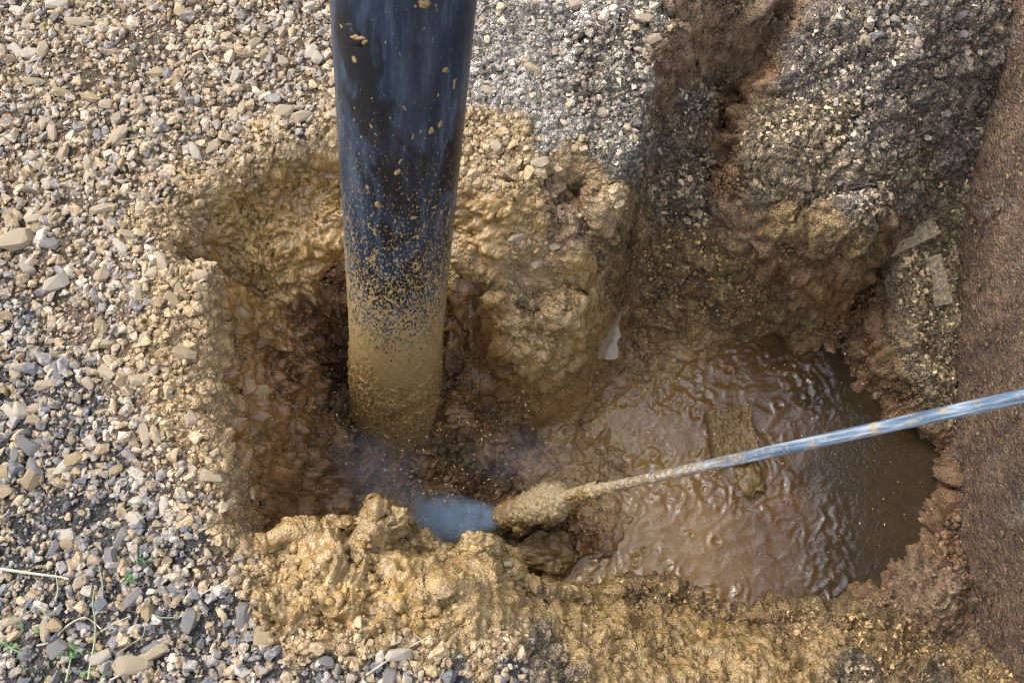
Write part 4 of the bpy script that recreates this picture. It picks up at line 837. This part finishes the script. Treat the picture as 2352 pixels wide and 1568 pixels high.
for i, (a, b2, dz, s3, lab) in enumerate([(846,1196,-.006,(.016,.011,.010),'wet ochre mud lump lying on the rim left of the water jet'), (905,1190,.002,(.018,.014,.012),'smaller ochre mud lump on the rim touching the jet side of the taller lump'),
    (1098,1248,.006,(.022,.016,.014),'jagged ochre mud lump on the rim just below the nozzle'), (1240,1305,.004,(.0,.0,.0),''), (1268,1318,.004,(.0,.0,.0),''),
    (1255,1222+88,.0,(0,0,0),''),(655,1228,.003,(.016,.018,.018),'upright mud lump on the rim at the lower left corner of the hole'),(1262,1206+95,0,(0,0,0),'')]):
    if s3[0] == 0: continue
    p = hit(a, b2, -.1); o = blob('mud_lump', p + Vector((0, 0, dz)), s3, m_ml, None, 20 + i, 5, .8); tag(o, lab, 'mud lump')
m_chip, nt, b = mat_new('slate_chip'); b.inputs['Base Color'].default_value = (.035,.05,.085,1); b.inputs['Roughness'].default_value = .5
p = hit(1556, 827, -.55); o = link('slate_chip', np_mesh('slate_chip', SH2[3][0], SH2[3][1], False), m_chip); o.location = p + Vector((0, 0, .004)); o.scale = (.009, .007, .006); tag(o, 'small dark blue chip on the mud at the back edge of the slurry', 'stone chip')

# ================================================================== DRY STEMS
m_straw, nt, b = mat_new('dry_straw'); L(nt, ramp(nt, noise_n(nt, 60, 3, .6, obj_co(nt)).outputs['Fac'], [(.3, (.30,.26,.16)), (.7, (.50,.45,.31))]), b.inputs['Base Color']); b.inputs['Roughness'].default_value = .6
m_dark, nt, b = mat_new('old_straw'); b.inputs['Base Color'].default_value = (.20,.19,.13,1)
m_green, nt, b = mat_new('green_shoot'); b.inputs['Base Color'].default_value = (.07,.17,.04,1); b.inputs['Roughness'].default_value = .5
m_gst, nt, b = mat_new('greenish_stem'); b.inputs['Base Color'].default_value = (.24,.27,.13,1)
def stem(name, pts, r, mat, label, cat, lift=.006, group=None):
    P = []
    for k, (a, b2) in enumerate(pts):
        p = at_z(a, b2, 0)
        for _ in range(3): p = at_z(a, b2, float(surf(np.array([p.x]), np.array([p.y]))[0]) + lift)
        P.append(p + Vector((0, 0, random.uniform(0, .004))))
    Q = []
    for k in range(len(P) - 1):
        p0 = P[max(k - 1, 0)]; p1 = P[k]; p2 = P[k + 1]; p3 = P[min(k + 2, len(P) - 1)]
        for s in range(6):
            u = s / 6; Q.append(.5 * ((2 * p1) + (p2 - p0) * u + (2 * p0 - 5 * p1 + 4 * p2 - p3) * u * u + (3 * p1 - p0 - 3 * p2 + p3) * u ** 3))
    Q.append(P[-1]); V = []; n = 5
    for k, q in enumerate(Q):
        d = (Q[min(k + 1, len(Q) - 1)] - Q[max(k - 1, 0)]).normalized(); s = d.cross(Vector((0, 0, 1))).normalized(); u = s.cross(d); rr_ = r * (1 - .55 * k / len(Q))
        for j in range(n): V.append(q + (s * math.cos(6.283 * j / n) + u * math.sin(6.283 * j / n)) * rr_)
    Fq = [(k * n + j, k * n + (j + 1) % n, (k + 1) * n + (j + 1) % n, (k + 1) * n + j) for k in range(len(Q) - 1) for j in range(n)]
    me = bpy.data.meshes.new(name); me.from_pydata(V, [], Fq); o = link(name, me, mat); return tag(o, label, cat, group)
STEMS = [
 ([(0,1306),(70,1316),(135,1324),(160,1330)],.0022,m_straw,'longest straight pale straw lying at the left edge above the grass clump'),
 ([(92,1395),(115,1420),(135,1446)],.0016,m_gst,'short greenish stem left of the arching grass stem'),
 ([(85,1482),(120,1472),(140,1450),(165,1430),(195,1418),(215,1428),(235,1445)],.0016,m_straw,'arching dry grass stem curving over the dark soil at the lower left'),
 ([(232,1450),(262,1432),(300,1415)],.0012,m_straw,'thin dry stem running up right from the grass clump'),
 ([(205,1560),(210,1520),(218,1470),(220,1430),(214,1380),(222,1345)],.0018,m_gst,'tall green tinged stem standing through the middle of the grass clump'),
 ([(152,1565),(160,1530),(168,1500)],.0015,m_gst,'short green tinged stem at the bottom left of the clump'),
 ([(236,1385),(236,1340),(230,1300),(222,1275)],.0013,m_dark,'brown dry stem rising above the grass clump'),
 ([(0,1470),(30,1490),(60,1505)],.0013,m_gst,'thin green stem at the left edge low down'),
 ([(275,1500),(300,1480),(330,1460),(335,1430)],.0012,m_dark,'dark thin stem right of the grass clump'),
 ([(340,1412),(390,1418),(470,1408)],.0013,m_dark,'dark brown twig lying flat in the gravel below the left rim'),
 ([(445,1375),(480,1355),(515,1340)],.0012,m_straw,'short pale straw on the gravel right of the grass clump'),
 ([(466,120),(490,155),(520,180),(545,195)],.0014,m_straw,'bent thin straw lying in the upper left gravel'),
 ([(240,315),(290,322),(345,312)],.0011,m_straw,'faint pale straw lying level in the left gravel'),
 ([(840,1550),(900,1510),(950,1480),(990,1460)],.0013,m_straw,'thin straw lying across the grey gravel at the bottom'),
 ([(130,1380),(134,1350),(128,1315)],.0013,m_gst,'green tinged stem beneath the straight pale straw'),
 ([(0,1190),(16,1180),(24,1170)],.0012,m_straw,'tiny straw stub at the left edge in dark gravel'),
 ([(255,1560),(290,1540),(305,1500)],.0012,m_straw,'pale bent straw beside the brown flat stone at the bottom'),
]
for pts, r, mt, lab in STEMS: stem('grass_stem', pts, r, mt, lab, 'grass stem')
# green leaflets: nobody would count them
Vs, Fs = [], []
for a, b2, n, sp_ in ((165,1495,26,14),(310,1332,14,8),(30,1490,14,22),(60,1430,10,30),(345,1300,6,8),(200,1540,12,30),(130,1540,8,30)):
    for _ in range(n):
        p = at_z(a + random.gauss(0, sp_), b2 + random.gauss(0, sp_ * .7), 0); zz = float(surf(np.array([p.x]), np.array([p.y]))[0]) + random.uniform(.003, .009)
        an = random.uniform(0, 6.28); l = random.uniform(.004, .009); w = l * .28; d = Vector((math.cos(an), math.sin(an), .3)); s = Vector((-math.sin(an), math.cos(an), 0)); c = Vector((p.x, p.y, zz)); k = len(Vs)
        Vs += [c, c + d * l * .5 + s * w, c + d * l, c + d * l * .5 - s * w, c + d * l * .5 + Vector((0, 0, .0012))]; Fs += [(k, k + 1, k + 4), (k + 1, k + 2, k + 4), (k + 2, k + 3, k + 4), (k + 3, k, k + 4)]
me = bpy.data.meshes.new('green_shoots'); me.from_pydata(Vs, [], Fs); tag(link('green_shoots', me, m_green), 'scraps of small green leaves among the lower left gravel', 'leaves', kind='stuff')
